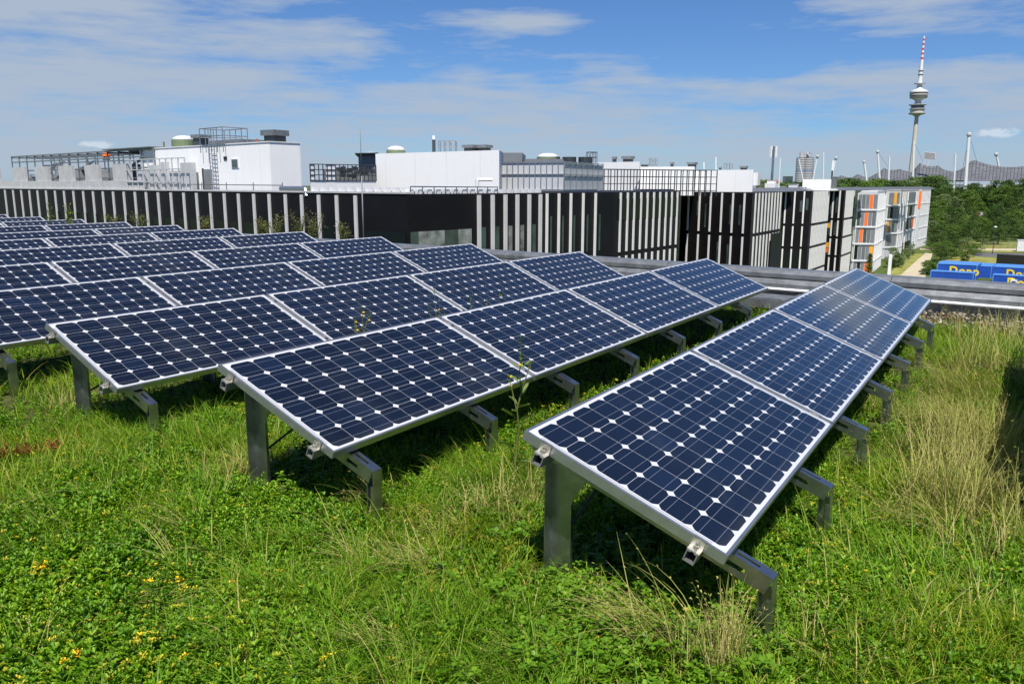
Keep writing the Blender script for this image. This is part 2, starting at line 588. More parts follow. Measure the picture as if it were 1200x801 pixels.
M['straw'] = leaf_mat('dry_grass_blades', [(0.0, (0.218, 0.251, 0.0506)), (0.35, (0.371, 0.376, 0.1012)), (0.75, (0.491, 0.452, 0.1564)), (1.0, (0.437, 0.301, 0.1564))], None, 1.0, 0.3, 0.6, 0.2)
M['sedum_red'] = leaf_mat('red_stonecrop', [(0.0, (0.16, 0.035, 0.02)), (0.6, (0.33, 0.075, 0.035)), (1.0, (0.42, 0.17, 0.07))], None, 1, 0.2)
M['weed_leaf'] = leaf_mat('weed_leaves', [(0.0, (0.08, 0.14, 0.03)), (1.0, (0.16, 0.23, 0.06))], None, 1, 0.3)
M['willow'] = leaf_mat('grey_green_leaves', [(0.0, (0.12, 0.13, 0.05)), (1.0, (0.28, 0.26, 0.12))], None, 1, 0.3)
M['tree_a'] = leaf_mat('dark_leaves', [(0.0, (0.028, 0.058, 0.0110)), (0.5, (0.051, 0.101, 0.0165)), (1.0, (0.086, 0.151, 0.0242))], None, 0.1, 0.25)
M['tree_b'] = leaf_mat('mid_leaves', [(0.0, (0.048, 0.095, 0.0132)), (0.5, (0.086, 0.162, 0.0198)), (1.0, (0.144, 0.224, 0.0330))], None, 0.1, 0.25)
M['tree_c'] = leaf_mat('pale_leaves', [(0.0, (0.086, 0.129, 0.0440)), (0.5, (0.138, 0.196, 0.0660)), (1.0, (0.196, 0.258, 0.0990))], None, 0.1, 0.25)


def tent_mat():
    m = mat('grey_tent_roof', (0.20, 0.205, 0.22), 0.65, 0.0, 0.15)
    t = NT(m)
    b = t.n['Principled BSDF']
    br = t.node('ShaderNodeTexBrick')
    br.offset = 0.0
    for k, v in (('Scale', 1.0), ('Mortar Size', 0.09), ('Brick Width', 1.0), ('Row Height', 1.0)):
        br.inputs[k].default_value = v
    br.inputs['Color1'].default_value = (0.115, 0.12, 0.13, 1)
    br.inputs['Color2'].default_value = (0.16, 0.165, 0.175, 1)
    br.inputs['Mortar'].default_value = (0.05, 0.05, 0.055, 1)
    t.l.new(t.node('ShaderNodeUVMap').outputs[0], br.inputs['Vector'])
    t.l.new(br.outputs['Color'], b.inputs['Base Color'])
    return m


M['tent'] = tent_mat()


def ground_mat():
    m = bpy.data.materials.new('park_ground')
    m.use_nodes = True
    t = NT(m)
    b = t.n['Principled BSDF']
    p = t.node('ShaderNodeNewGeometry').outputs['Position']
    c = t.ramp(t.noise(p, 0.06, 6, 0.65), [(0.3, (0.055, 0.080, 0.020)), (0.55, (0.085, 0.120, 0.028)), (0.75, (0.16, 0.165, 0.055))])
    c = t.mix(t.math('MULTIPLY', t.noise(p, 2.5, 4, 0.7), 0.5), c, (0.05, 0.06, 0.02))
    t.l.new(c, b.inputs['Base Color'])
    b.inputs['Roughness'].default_value = 0.95
    b.inputs['Specular IOR Level'].default_value = 0.1
    return m


M['ground'] = ground_mat()
M['verge'] = mat('dry_meadow', (0.22, 0.22, 0.06), 0.95, 0, 0.1, 0.4, 0.4)

# ================================================================== the setting
MB().add([(-6000, -2500, GZ), (6000, -2500, GZ), (6000, 9000, GZ), (-6000, 9000, GZ)], [(0, 1, 2, 3)]).build('ground', M['ground'], kind='structure')


def ground_strip(name, pts, m, dz):
    P = [pz(x, y, GZ) for x, y in pts]
    MB().add([(p[0], p[1], GZ + dz) for p in P], [tuple(range(len(P)))]).build(name, m, kind='structure')


ground_strip('path', [(1030, 345), (1084, 296.5), (1093, 296.5), (1078, 345)], M['path'], 0.012)
ground_strip('path', [(1078, 292.5), (1300, 294.5), (1300, 291.5), (1078, 291.0)], M['path'], 0.008)
ground_strip('road', [(1140, 300.5), (1420, 309.5), (1420, 302), (1140, 295.6)], M['asphalt'], 0.016)
ground_strip('verge', [(1085, 312), (1300, 318), (1300, 306), (1130, 297)], M['verge'], 0.004)
ground_strip('verge', [(1120, 294.6), (1330, 297.5), (1330, 285), (1130, 283)], M['verge'], 0.004)
ground_strip('lawn', [(1010, 345), (1040, 345), (1082, 297), (1070, 297)], M['verge'], 0.004)

# own building: the body under the planted roof
ang = -0.085                     # the parapet is slightly skewed to the rows
PAR = np.array([0.0, 8.28])      # inner foot of the parapet at x = 0
pdir = np.array([math.cos(ang), math.sin(ang)])
pnor = np.array([-math.sin(ang), math.cos(ang)])


def par(s, t):
    q = PAR + pdir * s + pnor * t
    return (q[0], q[1])


MB().prism([par(-70, 0.55), par(40, 0.55), par(40, -40), par(-70, -40)], GZ - 0.5, SOIL - 0.35).build('roof_terrace', M['concrete'], kind='structure')


# soil sheet with soft unevenness
def vnoise(x, y, s, seed):
    """smooth value noise, vectorised, 0..1"""
    r = np.random.default_rng(seed).random((64, 64))
    X, Y = np.asarray(x) * s, np.asarray(y) * s
    xi, yi = np.floor(X).astype(int), np.floor(Y).astype(int)
    fx, fy = X - xi, Y - yi
    fx, fy = fx * fx * (3 - 2 * fx), fy * fy * (3 - 2 * fy)
    g = lambda a, b: r[a % 64, b % 64]
    return (g(xi, yi) * (1 - fx) + g(xi + 1, yi) * fx) * (1 - fy) + (g(xi, yi + 1) * (1 - fx) + g(xi + 1, yi + 1) * fx) * fy


def soil_h(x, y):
    return SOIL - 0.085 + 0.05 * vnoise(x, y, 0.9, 1) + 0.025 * vnoise(x, y, 2.7, 2) + 0.045 * (vnoise(x, y, 5.0, 3) - .5)


nx, ny = 190, 90
gx, gy = np.meshgrid(np.linspace(-32, 8, nx), np.linspace(-6, 7.9, ny))
sy = gy.ravel() + gx.ravel() * math.tan(ang) * (gy.ravel() + 6) / 13.9
Vs = np.stack([gx.ravel(), sy, soil_h(gx.ravel(), sy)], 1)
ii = np.arange(nx * ny).reshape(ny, nx)
Qs = np.stack([ii[:-1, :-1].ravel(), ii[:-1, 1:].ravel(), ii[1:, 1:].ravel(), ii[1:, :-1].ravel()], 1)
link('roof_soil', np_mesh('roof_soil', Vs, Qs, M['soil']), kind='structure')

# gravel margin along the parapet
gm = bpy.data.materials.new('gravel_stones')
gm.use_nodes = True
t_ = NT(gm)
t_.l.new(t_.ramp(t_.node('ShaderNodeNewGeometry').outputs['Random Per Island'],
                 [(0, (0.07, 0.055, 0.045)), (0.4, (0.17, 0.14, 0.11)), (0.8, (0.33, 0.28, 0.23)), (1, (0.50, 0.46, 0.40))]), t_.n['Principled BSDF'].inputs['Base Color'])
t_.n['Principled BSDF'].inputs['Roughness'].default_value = 0.85
M['gravel'] = gm
ns = 5200
s_ = rng.uniform(-5.5, 5.5, ns)
tt = .1 - rng.random(ns) ** 1.3 * 1.2
gp = PAR + s_[:, None] * pdir + tt[:, None] * pnor
cube = np.array([(x, y, z) for z in (-.5, .5) for y in (-.5, .5) for x in (-.5, .5)])
cube = cube * (1 - 0.28 * (np.abs(cube).sum(1, keepdims=True) > 0)) + rng.normal(0, .09, cube.shape)
cq = np.array([(0, 2, 3, 1), (4, 5, 7, 6), (0, 1, 5, 4), (2, 6, 7, 3), (0, 4, 6, 2), (1, 3, 7, 5)])
sc = rng.uniform(0.014, 0.034, (ns, 1, 1)) * rng.uniform(0.7, 1.3, (ns, 1, 3))
a_ = rng.uniform(0, 6.28, ns)
ca, sa = np.cos(a_), np.sin(a_)
cv = cube[None] * sc
gv = np.stack([cv[..., 0] * ca[:, None] - cv[..., 1] * sa[:, None], cv[..., 0] * sa[:, None] + cv[..., 1] * ca[:, None], cv[..., 2]], 2)
gv[..., 0] += gp[:, 0, None]
gv[..., 1] += gp[:, 1, None]
gv[..., 2] += (soil_h(gp[:, 0], gp[:, 1]) + 0.012 + 0.02 * rng.random(ns))[:, None]
gq = (cq[None] + 8 * np.arange(ns)[:, None, None]).reshape(-1, 4)
link('gravel', np_mesh('gravel', gv.reshape(-1, 3), gq, gm), kind='stuff')

# ================================================================== parapet of our roof
pa = thing('roof_parapet', 'low weathered zinc parapet with stepped ledges along the far edge of the planted roof', 'parapet', (PAR[0], PAR[1], SOIL), (0, 0, ang))
S0, S1 = -60, 30


def rail_profile(prof, name, m):
    """sheet-metal profile run along the whole parapet, in 3 m lengths with open seams"""
    mb = MB()
    x = S0
    while x < S1:
        n = len(prof)
        vs = [(x, t, z) for t, z in prof] + [(x + 2.994, t, z) for t, z in prof]
        mb.add(vs, [(k, k + 1, n + k + 1, n + k) for k in range(n - 1)])
        x += 3.0
    o = mb.build(name, m, pa)
    so = o.modifiers.new('sheet', 'SOLIDIFY')
    so.thickness = .003
    return o


MB().box(S0, S1, 0.12, 0.42, -0.30, 0.30).build('wall', M['zinc'], pa)
rail_profile([(.03, .118), (.0, .124), (.0, .178), (.012, .190), (.075, .252), (.085, .256)], 'lower_flashing', M['zinc'])
rail_profile([(.070, .250), (.050, .256), (.050, .305), (.060, .314), (.105, .352), (.13, .360), (.44, .345), (.44, .20)], 'cap', M['zinc'])
pp = thing('conduit_pipe', 'thin white conduit running along the foot of the zinc parapet', 'pipe', (PAR[0], PAR[1], SOIL), (0, 0, ang))
mb = MB()
mb.tube((S0, -0.045, 0.115), (S1, -0.045, 0.115), 0.018, 10)
mb.build('pipe', M['white_pipe'], pp, smooth=True)
mb = MB()
x = S0
while x < S1:
    mb.box(x, x + 0.03, -0.070, -0.005, -0.06, 0.094)
    x += 2.0
mb.build('pipe_bracket', M['galv'], pp)

# shallow drain frame on the gravel, behind the second row
dp = pz(908, 350, SOIL + 0.1)
df = thing('drain_frame', 'flat grey metal drain tray on the gravel beyond the second row of panels', 'drain', (dp[0], dp[1], SOIL + 0.02), (0, 0, ang))
mb = MB()
mb.box(-0.45, 0.15, 0.02, 0.45, 0.05, 0.075)
mb.box(-0.45, -0.42, -0.25, 0.02, 0.0, 0.10)
mb.box(0.15, 0.19, -0.25, 0.45, 0.0, 0.10)
mb.box(-0.42, 0.15, -0.28, -0.25, 0.0, 0.10)
mb.build('tray', M['zinc'], df)
mb = MB()
mb.box(-0.415, 0.145, -0.24, 0.01, 0.0, 0.02)
mb.build('opening', M['black'], df)

# ================================================================== solar panels on their racks
TAU = 0.3874
ROWS = {}
P_D, P_Y, P_Z = 1.83167, 0.09154, 0.00908
EX = [(-0.08514, -0.02871, -0.01035, 0.01939, -0.01763), (0.02603, -0.06061, -0.00411, 0.00402, 0.00159), (-0.0078, 0.03854, -0.02608, -0.01465, 0.01604),
      (0.0582, -0.01136, -0.00609, -0.00625, 0), (0.03516, 0.05052, 0.00909, -0.00486, 0), (0.01361, 0.04798, 0.01648, -0.00188, 0), (-0.00825, 0.00584, 0.00811, 0.00114, 0),
      (0.00693, 0.00878, -0.00059, -0.00096, 0), (-0.00324, -0.00263, 0.00133, 0.00045, 0), (-0.00351, -0.00305, 0.00167, 0.00048, 0), (-0.0166, -0.02597, 0.00338, 0.00229, 0),
      (-0.01538, -0.01934, 0.00717, 0.00212, 0), (0, 0, 0.005, 0, 0), (0, 0, 0.006, 0, 0)]
PITCH = 1.72614
ORD = ['first', 'second', 'third', 'fourth', 'fifth', 'sixth', 'seventh', 'eighth', 'ninth', 'tenth', 'eleventh', 'twelfth', 'thirteenth', 'fourteenth']

# prototypes of the panel parts
mb = MB()
mb.box(0, PW, 0, LIP, -0.035, 0)
mb.box(0, PW, PL - LIP, PL, -0.035, 0)
mb.box(0, LIP, LIP, PL - LIP, -0.035, 0)
mb.box(PW - LIP, PW, LIP, PL - LIP, -0.035, 0)
FRAME_ME = mb.mesh('frame', M['alu'])
LAM_ME = MB().box(LIP - 0.004, PW - LIP + 0.004, LIP - 0.004, PL - LIP + 0.004, -0.012, -0.0015).mesh('laminate', M['laminate'])
JB_ME = MB().box(0.10, 0.22, PL / 2 - 0.06, PL / 2 + 0.06, -0.032, -0.0125).mesh('junction_box', M['black'])


def make_panel(loc, rot, label, group):
    t = thing('solar_panel', label, 'solar panel', loc, rot, group)
    f = link('frame', FRAME_ME, t)
    link('laminate', LAM_ME, t)
    link('junction_box', JB_ME, t)
    return t


def rack_parts(tau, ys, zg, npan=4):
    """meshes for one rack in its own frame: x down the slope, y along the row, z up, origin at the upper edge; zg = soil"""
    out = []
    st, ct = math.sin(tau), math.cos(tau)
    S = Matrix(((ct, 0, st, 0), (0, 1, 0, 0), (-st, 0, ct, 0), (0, 0, 0, 1)))       # slope frame
    for xs in (0.10, 0.71):
        mb = MB()
        y0, y1 = -0.035, npan * PITCH + 0.015
        mb.box(xs - 0.02, xs + 0.02, y0, y1, -0.078, -0.074, 0, S)
        mb.box(xs - 0.02, xs - 0.016, y0, y1, -0.074, -0.0365, 0, S)
        mb.box(xs + 0.016, xs + 0.02, y0, y1, -0.074, -0.0365, 0, S)
        mb.box(xs - 0.016, xs - 0.006, y0, y1, -0.040, -0.0365, 0, S)
        mb.box(xs + 0.006, xs + 0.016, y0, y1, -0.040, -0.0365, 0, S)
        out.append(('rail', mb, M['dark_rail']))
        for e, sg in ((0.0, -1), (npan * PITCH - (PITCH - PL), 1)):
            mb = MB()                                                          # end clamp: hooked plate, bolt, nut
            ya, yb = (e - 0.006, e - 0.0015) if sg < 0 else (e + 0.0015, e + 0.006)
            mb.box(xs - 0.022, xs + 0.022, ya, yb, -0.036, 0.0035, 0, S)
            yl = (ya, e + 0.010) if sg < 0 else (e - 0.010, yb)
            mb.box(xs - 0.022, xs + 0.022, yl[0], yl[1], 0.0008, 0.0035, 0, S)
            yo = (e - 0.034, ya) if sg < 0 else (yb, e + 0.034)
            mb.box(xs - 0.022, xs + 0.022, yo[0], yo[1], -0.036, -0.032, 0, S)
            yc = (yo[0] + yo[1]) / 2
            out.append(('end_clamp', mb, M['steel']))
            mb = MB()
            mb.tube(S @ Vector((xs, yc, -0.032)), S @ Vector((xs, yc, -0.016)), 0.009, 6)
            mb.tube(S @ Vector((xs, yc, -0.016)), S @ Vector((xs, yc, -0.006)), 0.005, 8)
            out.append(('bolt', mb, M['steel']))
        for k in range(1, npan):                                               # clamps in the joints
            mb = MB()
            yj = k * PITCH - (PITCH - PL) / 2
            mb.box(xs - 0.025, xs + 0.025, yj - 0.016, yj + 0.016, 0.0008, 0.0035, 0, S)
            mb.tube(S @ Vector((xs, yj, 0.0035)), S @ Vector((xs, yj, 0.010)), 0.006, 6)
            mb.tube(S @ Vector((xs, yj, -0.05)), S @ Vector((xs, yj, 0.0035)), 0.004, 6)
            out.append(('middle_clamp', mb, M['steel']))
    for k in range(1, npan):
        yj = k * PITCH - (PITCH - PL) / 2
        out.append(('joint_strip', MB().box(0.02, PW - 0.02, yj - 0.0095, yj + 0.0095, -0.02, -0.010, 0, S), M['dark_rail']))
    xe = 0.955                                                                 # slope length of the beam
    T0 = -0.050
    for i, y in enumerate(ys):
        mb = MB()                                                              # beam: flange with a slot, web, lower lip
        w0, w1 = y, y + 0.055
        mb.box(0.0, xe - 0.14, w0, w1, T0 - 0.004, T0, 0, S)
        mb.box(xe - 0.14, xe - 0.055, w0, w0 + 0.021, T0 - 0.004, T0, 0, S)
        mb.box(xe - 0.14, xe - 0.055, w0 + 0.034, w1, T0 - 0.004, T0, 0, S)
        mb.box(xe - 0.055, xe, w0, w1, T0 - 0.004, T0, 0, S)
        sl = 0.018                                                             # web with a long hole near the bend
        mb.box(0.0, xe - 0.16, w0, w0 + 0.004, T0 - 0.066, T0 - 0.004, 0, S)
        mb.box(xe - 0.16, xe - 0.09, w0, w0 + 0.004, T0 - 0.034 + sl / 2, T0 - 0.004, 0, S)
        mb.box(xe - 0.16, xe - 0.09, w0, w0 + 0.004, T0 - 0.066, T0 - 0.034 - sl / 2, 0, S)
        mb.box(xe - 0.09, xe - 0.004, w0, w0 + 0.004, T0 - 0.066, T0 - 0.004, 0, S)
        mb.box(0.0, xe - 0.03, w1 - 0.004, w1, T0 - 0.020, T0 - 0.004, 0, S)
        out.append(('beam', mb, M['galv']))
        b0 = S @ Vector((xe, 0, T0))
        mb = MB()                                                              # front foot: open channel
        xf1 = b0.x
        xf0 = xf1 - 0.052
        ztop = b0.z - 0.004
        mb.box(xf1 - 0.004, xf1, w0 - 0.001, w1 + 0.001, zg - 0.12, ztop)
        mb.box(xf0, xf0 + 0.004, w0 + 0.012, w1 - 0.002, zg - 0.12, ztop - 0.044)
        mb.box(xf0 + 0.004, xf1 - 0.004, w1 - 0.006, w1 - 0.002, zg - 0.12, ztop - 0.055)
        mb.box(xf1 - 0.018, xf1 - 0.004, w0 - 0.001, w0 + 0.003, zg - 0.12, ztop - 0.07)
        out.append(('front_foot', mb, M['galv']))
        mb = MB()                                                              # rear post with widened head
        xa, xb, xw = 0.010, 0.105, 0.165
        zt = lambda x: -(x * st + 0.055) / ct * 1.0
        yw = w1 + 0.006
        pr = [(xa, zg - 0.12), (xb, zg - 0.12), (xb, -0.30), (xw, -0.215), (xw, zt(xw)), (xa, zt(xa))]
        n = len(pr)
        vs = [(p[0], yw, p[1]) for p in pr] + [(p[0], yw + 0.004, p[1]) for p in pr]
        mb.add(vs, [tuple(range(n)), tuple(range(n, 2 * n))[::-1]] + [(i2, n + i2, n + (i2 + 1) % n, (i2 + 1) % n) for i2 in range(n)])
        mb.box(xa, xa + 0.004, yw - 0.050, yw, zg - 0.12, zt(xa) - 0.004)
        mb.box(xb - 0.004, xb, yw - 0.012, yw, zg - 0.12, -0.32)
        out.append(('rear_post', mb, M['galv']))
    mb = MB()
    mb.tube((0.06, ys[0] + 0.07, zg + 0.12), (0.06, ys[1] + 0.02, -0.16), 0.006, 6)
    out.append(('brace', mb, M['dark_steel']))
    mb = MB()
    mb.tube((0.06, ys[-1] + 0.02, zg + 0.12), (0.06, ys[-2] + 0.07, -0.16), 0.006, 6)
    out.append(('brace', mb, M['dark_steel']))
    return out


SUPP = [0.12 + 0.95 * j for j in range(7)]
RACK_CACHE = None
for r in list(range(0, 13)) + [-1]:
    e = EX[r] if r >= 0 else (0, 0, 0, 0, 0)
    X0 = -r * P_D + e[0]
    Y0 = r * P_Y + e[1]
    Z0 = r * P_Z + e[2]
    yaw, tau = e[3], TAU + e[4]
    if r == -1:
        X0, Y0, Z0 = 1.535, 0.0, 0.05
    Rz = Matrix.Rotation(yaw, 3, 'Z')
    piv = Vector((X0, 2 * PITCH + Y0, Z0))
    o0 = piv + Rz @ Vector((0, -2 * PITCH, 0))
    if r == -1:
        o0 = Vector((X0, 1.62, Z0))
    near = 'rightmost row in view' if r == 0 else (f'{ORD[r]} row from the right' if r > 0 else 'row outside the right edge')
    zg = SOIL - Z0
    rk = thing('panel_rack', f'steel rack with bent feet under the {near}', 'rack', (o0.x, o0.y, o0.z), (0, 0, yaw), 'racks under the solar panels')
    if r <= 2:
        made = []
        for nm, mb, m in (rack_parts(tau, SUPP, zg) if r >= 0 else rack_parts(tau, [.12, 1.2, 2.25, 3.2], zg, 2)):
            oo = mb.build(nm, m, made[-1] if nm == 'bolt' else rk)
            made.append(oo)
        if r == 2:
            RACK_CACHE = made
    else:
        for src in RACK_CACHE:
            c = src.copy()
            COL.objects.link(c)
            c.parent = last if src.name.startswith('bolt') else rk
            last = c
    for k in range(4 if r >= 0 else 2):
        loc = o0 + Rz @ Vector((0, k * PITCH, 0))
        if r > 3:
            far_end = loc + Vector((0.4, PITCH, -0.1))
            v = CM.T @ (np.array(far_end) - CAM)
            if -v[2] <= 0.1 or 600 + FPX * v[0] / -v[2] < -250:
                continue
        if k == 0 and r in (0, 1, 2):
            lab = f'solar panel at the near end of the {near}'
        elif r == -1:
            lab = f'{"nearer" if k == 0 else "farther"} solar panel of the {near}'
        elif k == 3:
            lab = f'solar panel at the far end of the {near}'
        else:
            lab = f'solar panel, {ORD[3 - k]} from the far end of the {near}'
        make_panel((loc.x, loc.y, loc.z), (0, tau, yaw), lab, 'solar panels in rows on the planted roof')

# ================================================================== vegetation on our roof
def scatter(protos, pos, ang_z, scale, tilt=None):
    """batch of transformed prototype meshes -> V, Q;  protos: list of (V, Q)"""
    Vo, Qo, base = [], [], 0
    pick = rng.integers(0, len(protos), len(pos))
    for i, (pv, pq) in enumerate(protos):
        s = pick == i
        n = int(s.sum())
        if not n:
            continue
        c, d = np.cos(ang_z[s])[:, None], np.sin(ang_z[s])[:, None]
        v = pv[None] * scale[s][:, None, None]
        x, y, z = v[..., 0] * c - v[..., 1] * d, v[..., 0] * d + v[..., 1] * c, v[..., 2]
        if tilt is not None:
            x = x + z * tilt[s][:, 0, None]
            y = y + z * tilt[s][:, 1, None]
        p = pos[s]
        Vo.append(np.stack([x + p[:, 0, None], y + p[:, 1, None], z + p[:, 2, None]], 2).reshape(-1, 3))
        Qo.append((pq[None] + len(pv) * np.arange(n)[:, None, None]).reshape(-1, 4) + base)
        base += n * len(pv)
    return np.concatenate(Vo), np.concatenate(Qo)


def leaf(p0, d, up, L, W, fold=0.25):
    """one leaf: six corners, two quads folded along the midrib"""
    d, up = np.array(d, float), np.array(up, float)
    d /= np.linalg.norm(d)
    s = np.cross(d, up)
    s /= np.linalg.norm(s) + 1e-9
    u = np.cross(s, d)
    p0 = np.array(p0, float)
    a = lambda t, w, h: p0 + d * L * t + s * W * w + u * h
    v = [a(0, 0, 0), a(.45, .42, fold * W), a(.85, .33, fold * W * .7), a(1, 0, -.06 * L), a(.85, -.33, fold * W * .7), a(.45, -.42, fold * W)]
    return v, [(0, 1, 2, 3), (0, 3, 4, 5)]


def collect(parts):
    V, Q = [], []
    for v, q in parts:
        n = len(V)
        V += list(v)
        Q += [tuple(i + n for i in f) for f in q]
    return np.array(V), np.array(Q)


def stonecrop(seed):
    g = np.random.default_rng(seed)
    ps = []
    h = g.uniform(0.022, 0.055)
    for ring in range(4):
        z = h * (0.25 + 0.25 * ring)
        n = 5 if ring < 3 else 4
        a0 = g.uniform(0, 6.28)
        el_ = (0.15, 0.35, 0.65, 1.05)[ring]
        for i in range(n):
            a = a0 + 6.28 * i / n + g.normal(0, .2)
            e_ = el_ + g.normal(0, .15)
            L = g.uniform(.016, .026) * (1 - .1 * ring)
            ps.append(leaf((0, 0, z), (math.cos(a) * math.cos(e_), math.sin(a) * math.cos(e_), math.sin(e_)), (0, 0, 1), L, L * g.uniform(.38, .52)))
    return collect(ps)


def clover(seed):
    g = np.random.default_rng(seed)
    ps = []
    for i in range(7):
        a = g.uniform(0, 6.28)
        r = g.uniform(0, .035)
        h = g.uniform(.03, .085)
        c = np.array((r * math.cos(a), r * math.sin(a), h))
        a0 = g.uniform(0, 6.28)
        tx, ty = g.normal(0, .3, 2)
        for k in range(3):
            b = a0 + k * 2.094
            L = g.uniform(.014, .022)
            ps.append(leaf(c, (math.cos(b), math.sin(b), .15 + tx * math.cos(b) + ty * math.sin(b)), (0, 0, 1), L, L * .95, .1))
    return collect(ps)


def bud(seed):
    g = np.random.default_rng(seed)
    ps = []
    for i in range(12):
        a, r = g.uniform(0, 6.28), g.uniform(0, .014)
        h = .045 + g.uniform(0, .008)
        ps.append(leaf((r * math.cos(a), r * math.sin(a), h), (math.cos(a) * .7, math.sin(a) * .7, .7), (0, 0, 1), g.uniform(.005, .010), .007))
    return collect(ps)


def blade(p, az_, lean, L, W, bend, n=4):
    """a grass blade: n quads, arching over"""
    p = np.array(p, float)
    h = np.array((math.cos(az_), math.sin(az_), 0))
    s = np.array((-math.sin(az_), math.cos(az_), 0))
    V, th = [], lean
    q = p.copy()
    for k in range(n + 1):
        w = W * (1 - (k / n) ** 1.6) * .5 + .0002
        V += [q - s * w, q + s * w]
        q = q + (h * math.sin(th) + np.array((0, 0, math.cos(th)))) * L / n
        th += bend / n
    return V, [(2 * k, 2 * k + 1, 2 * k + 3, 2 * k + 2) for k in range(n)]


def grass_tuft(seed, nb, L0, L1, W, spread, lean, bend):
    g = np.random.default_rng(seed)
    ps = []
    for i in range(nb):
        a = g.uniform(0, 6.28)
        r = spread * g.random() ** .5
        L = g.uniform(L0, L1)
        ps.append(blade((r * math.cos(a), r * math.sin(a), -.01), a + g.normal(0, .8), abs(g.normal(0, lean)), L, W * g.uniform(.7, 1.3), abs(g.normal(bend, bend * .5))))
    return collect(ps)


LEAN_DIR = math.degrees(YAW) + 200
SC = [stonecrop(i) for i in range(10)]
CL = [clover(100 + i) for i in range(8)]
BU = [bud(200 + i) for i in range(4)]
GR = [grass_tuft(300 + i, 16, .04, .115, .0030, .030, .35, .9) for i in range(8)]
GRL = [grass_tuft(320 + i, 20, .09, .20, .0034, .03, .42, 1.3) for i in range(6)]
BR = [grass_tuft(340 + i, 5, .05, .12, .010, .02, .35, .7) for i in range(5)]


def field(n, x0, x1, y0, y1):
    p = np.stack([rng.uniform(x0, x1, n), rng.uniform(y0, y1, n)], 1)
    return p


def in_view(p, margin=0.6):
    """near the picture (kept a step beyond its edges), and on the soil"""
    q = np.column_stack([p, np.full(len(p), SOIL)]) - CAM
    c = q @ CM
    d = -c[:, 2]
    px = 600 + FPX * c[:, 0] / np.maximum(d, .05)
    py = 400.5 - FPX * c[:, 1] / np.maximum(d, .05)
    core = (px > -160) & (px < 1400) & (py < 960)
    ok = (d > 0.3) & (px > -900) & (px < 2300) & (py < 1500) & (core | (rng.random(len(p)) < .6))
    lim = (p - PAR) @ pnor
    return ok & (lim < -0.62 - 0.55 * vnoise(p[:, 0], p[:, 1], 1.6, 77))


def dist(p):
    return np.hypot(p[:, 0] - CAM[0], p[:, 1] - CAM[1])


def with_z(p, dz=0.0):
    return np.column_stack([p, soil_h(p[:, 0], p[:, 1]) + dz])


def spots(lst):
    """(px, py, radius, weight) -> soil points"""
    return [(pz(a, b, SOIL)[:2], r_, w) for a, b, r_, w in lst]


def weight(p, sp):
    w = np.zeros(len(p))
    for c, r_, a in sp:
        w = np.maximum(w, a * np.exp(-((p - c) ** 2).sum(1) / r_ ** 2))
    return w


GRASSY = spots([(430, 690, .55, 1), (560, 740, .5, 1), (330, 640, .3, .6), (90, 500, .5, .8), (90, 450, .5, .9), (150, 520, .4, .7), (230, 500, .4, .8), (480, 600, .35, .7), (1080, 560, .5, .9), (940, 700, .3, .7), (200, 590, .3, .6), (1040, 640, .5, .55), (1120, 720, .6, .8), (1000, 760, .45, .8), (880, 760, .3, .8), (1110, 400, .8, 1), (1150, 380, .8, 1),
                (620, 560, .4, 1), (580, 610, .3, .9), (1060, 520, .3, .5), (290, 520, .25, .9), (20, 560, .4, .7), (1150, 480, .6, 1), (60, 610, .3, .4)])
CLOVERY = spots([(700, 660, .33, 1), (640, 690, .3, .9), (720, 780, .35, 1), (780, 760, .3, .9), (345, 548, .2, .6)])
# ground cover: stonecrop nearly everywhere, thinner with distance and where grass takes over
p = np.concatenate([field(66000, -9.5, 4.4, -2.2, 7.9), field(30000, -3.6, 3.4, -2.0, 2.2), field(9000, -1.6, 2.0, -1.8, .6)])
p = p[in_view(p)]
gw = np.clip(weight(p, GRASSY) + .45 * (vnoise(p[:, 0], p[:, 1], 1.5, 21) - .45), 0, 1)
cw = weight(p, CLOVERY)
keep = rng.random(len(p)) < (1 - .70 * gw) * (1 - .8 * cw) * np.clip(1.15 - dist(p) * .085, .3, 1) * np.clip(.25 + 1.5 * vnoise(p[:, 0], p[:, 1], 5.5, 81), 0, 1)
pc = p[keep]
n = len(pc)
V_, Q_ = scatter(SC, with_z(pc, -.004), rng.uniform(0, 6.28, n), rng.uniform(.8, 1.45, n) * (.72 + .62 * vnoise(pc[:, 0], pc[:, 1], 4.2, 82)), rng.normal(0, .22, (n, 2)))
link('stonecrop_cover', np_mesh('stonecrop_cover', V_, Q_, M['leaf_ground']), kind='stuff')
# buds on some of them
bw = np.clip(vnoise(pc[:, 0], pc[:, 1], 1.1, 31) - .45, 0, 1) * 2 * (1 - gw[keep])
kb = rng.random(n) < .05 + .34 * bw
pb = pc[kb]
V_, Q_ = scatter(BU, with_z(pb, .004), rng.uniform(0, 6.28, len(pb)), rng.uniform(.7, 1.2, len(pb)))
link('stonecrop_buds', np_mesh('stonecrop_buds', V_, Q_, M['leaf_bud']), kind='stuff')
# clover patches
p = field(26000, -3.5, 3.6, -2.2, 3)
p = p[in_view(p)]
p = p[rng.random(len(p)) < weight(p, CLOVERY) * .5 + .006]
V_, Q_ = scatter(CL, with_z(p), rng.uniform(0, 6.28, len(p)), rng.uniform(.7, 1.25, len(p)), rng.normal(0, .15, (len(p), 2)))
link('clover', np_mesh('clover', V_, Q_, M['leaf_clover']), kind='stuff')
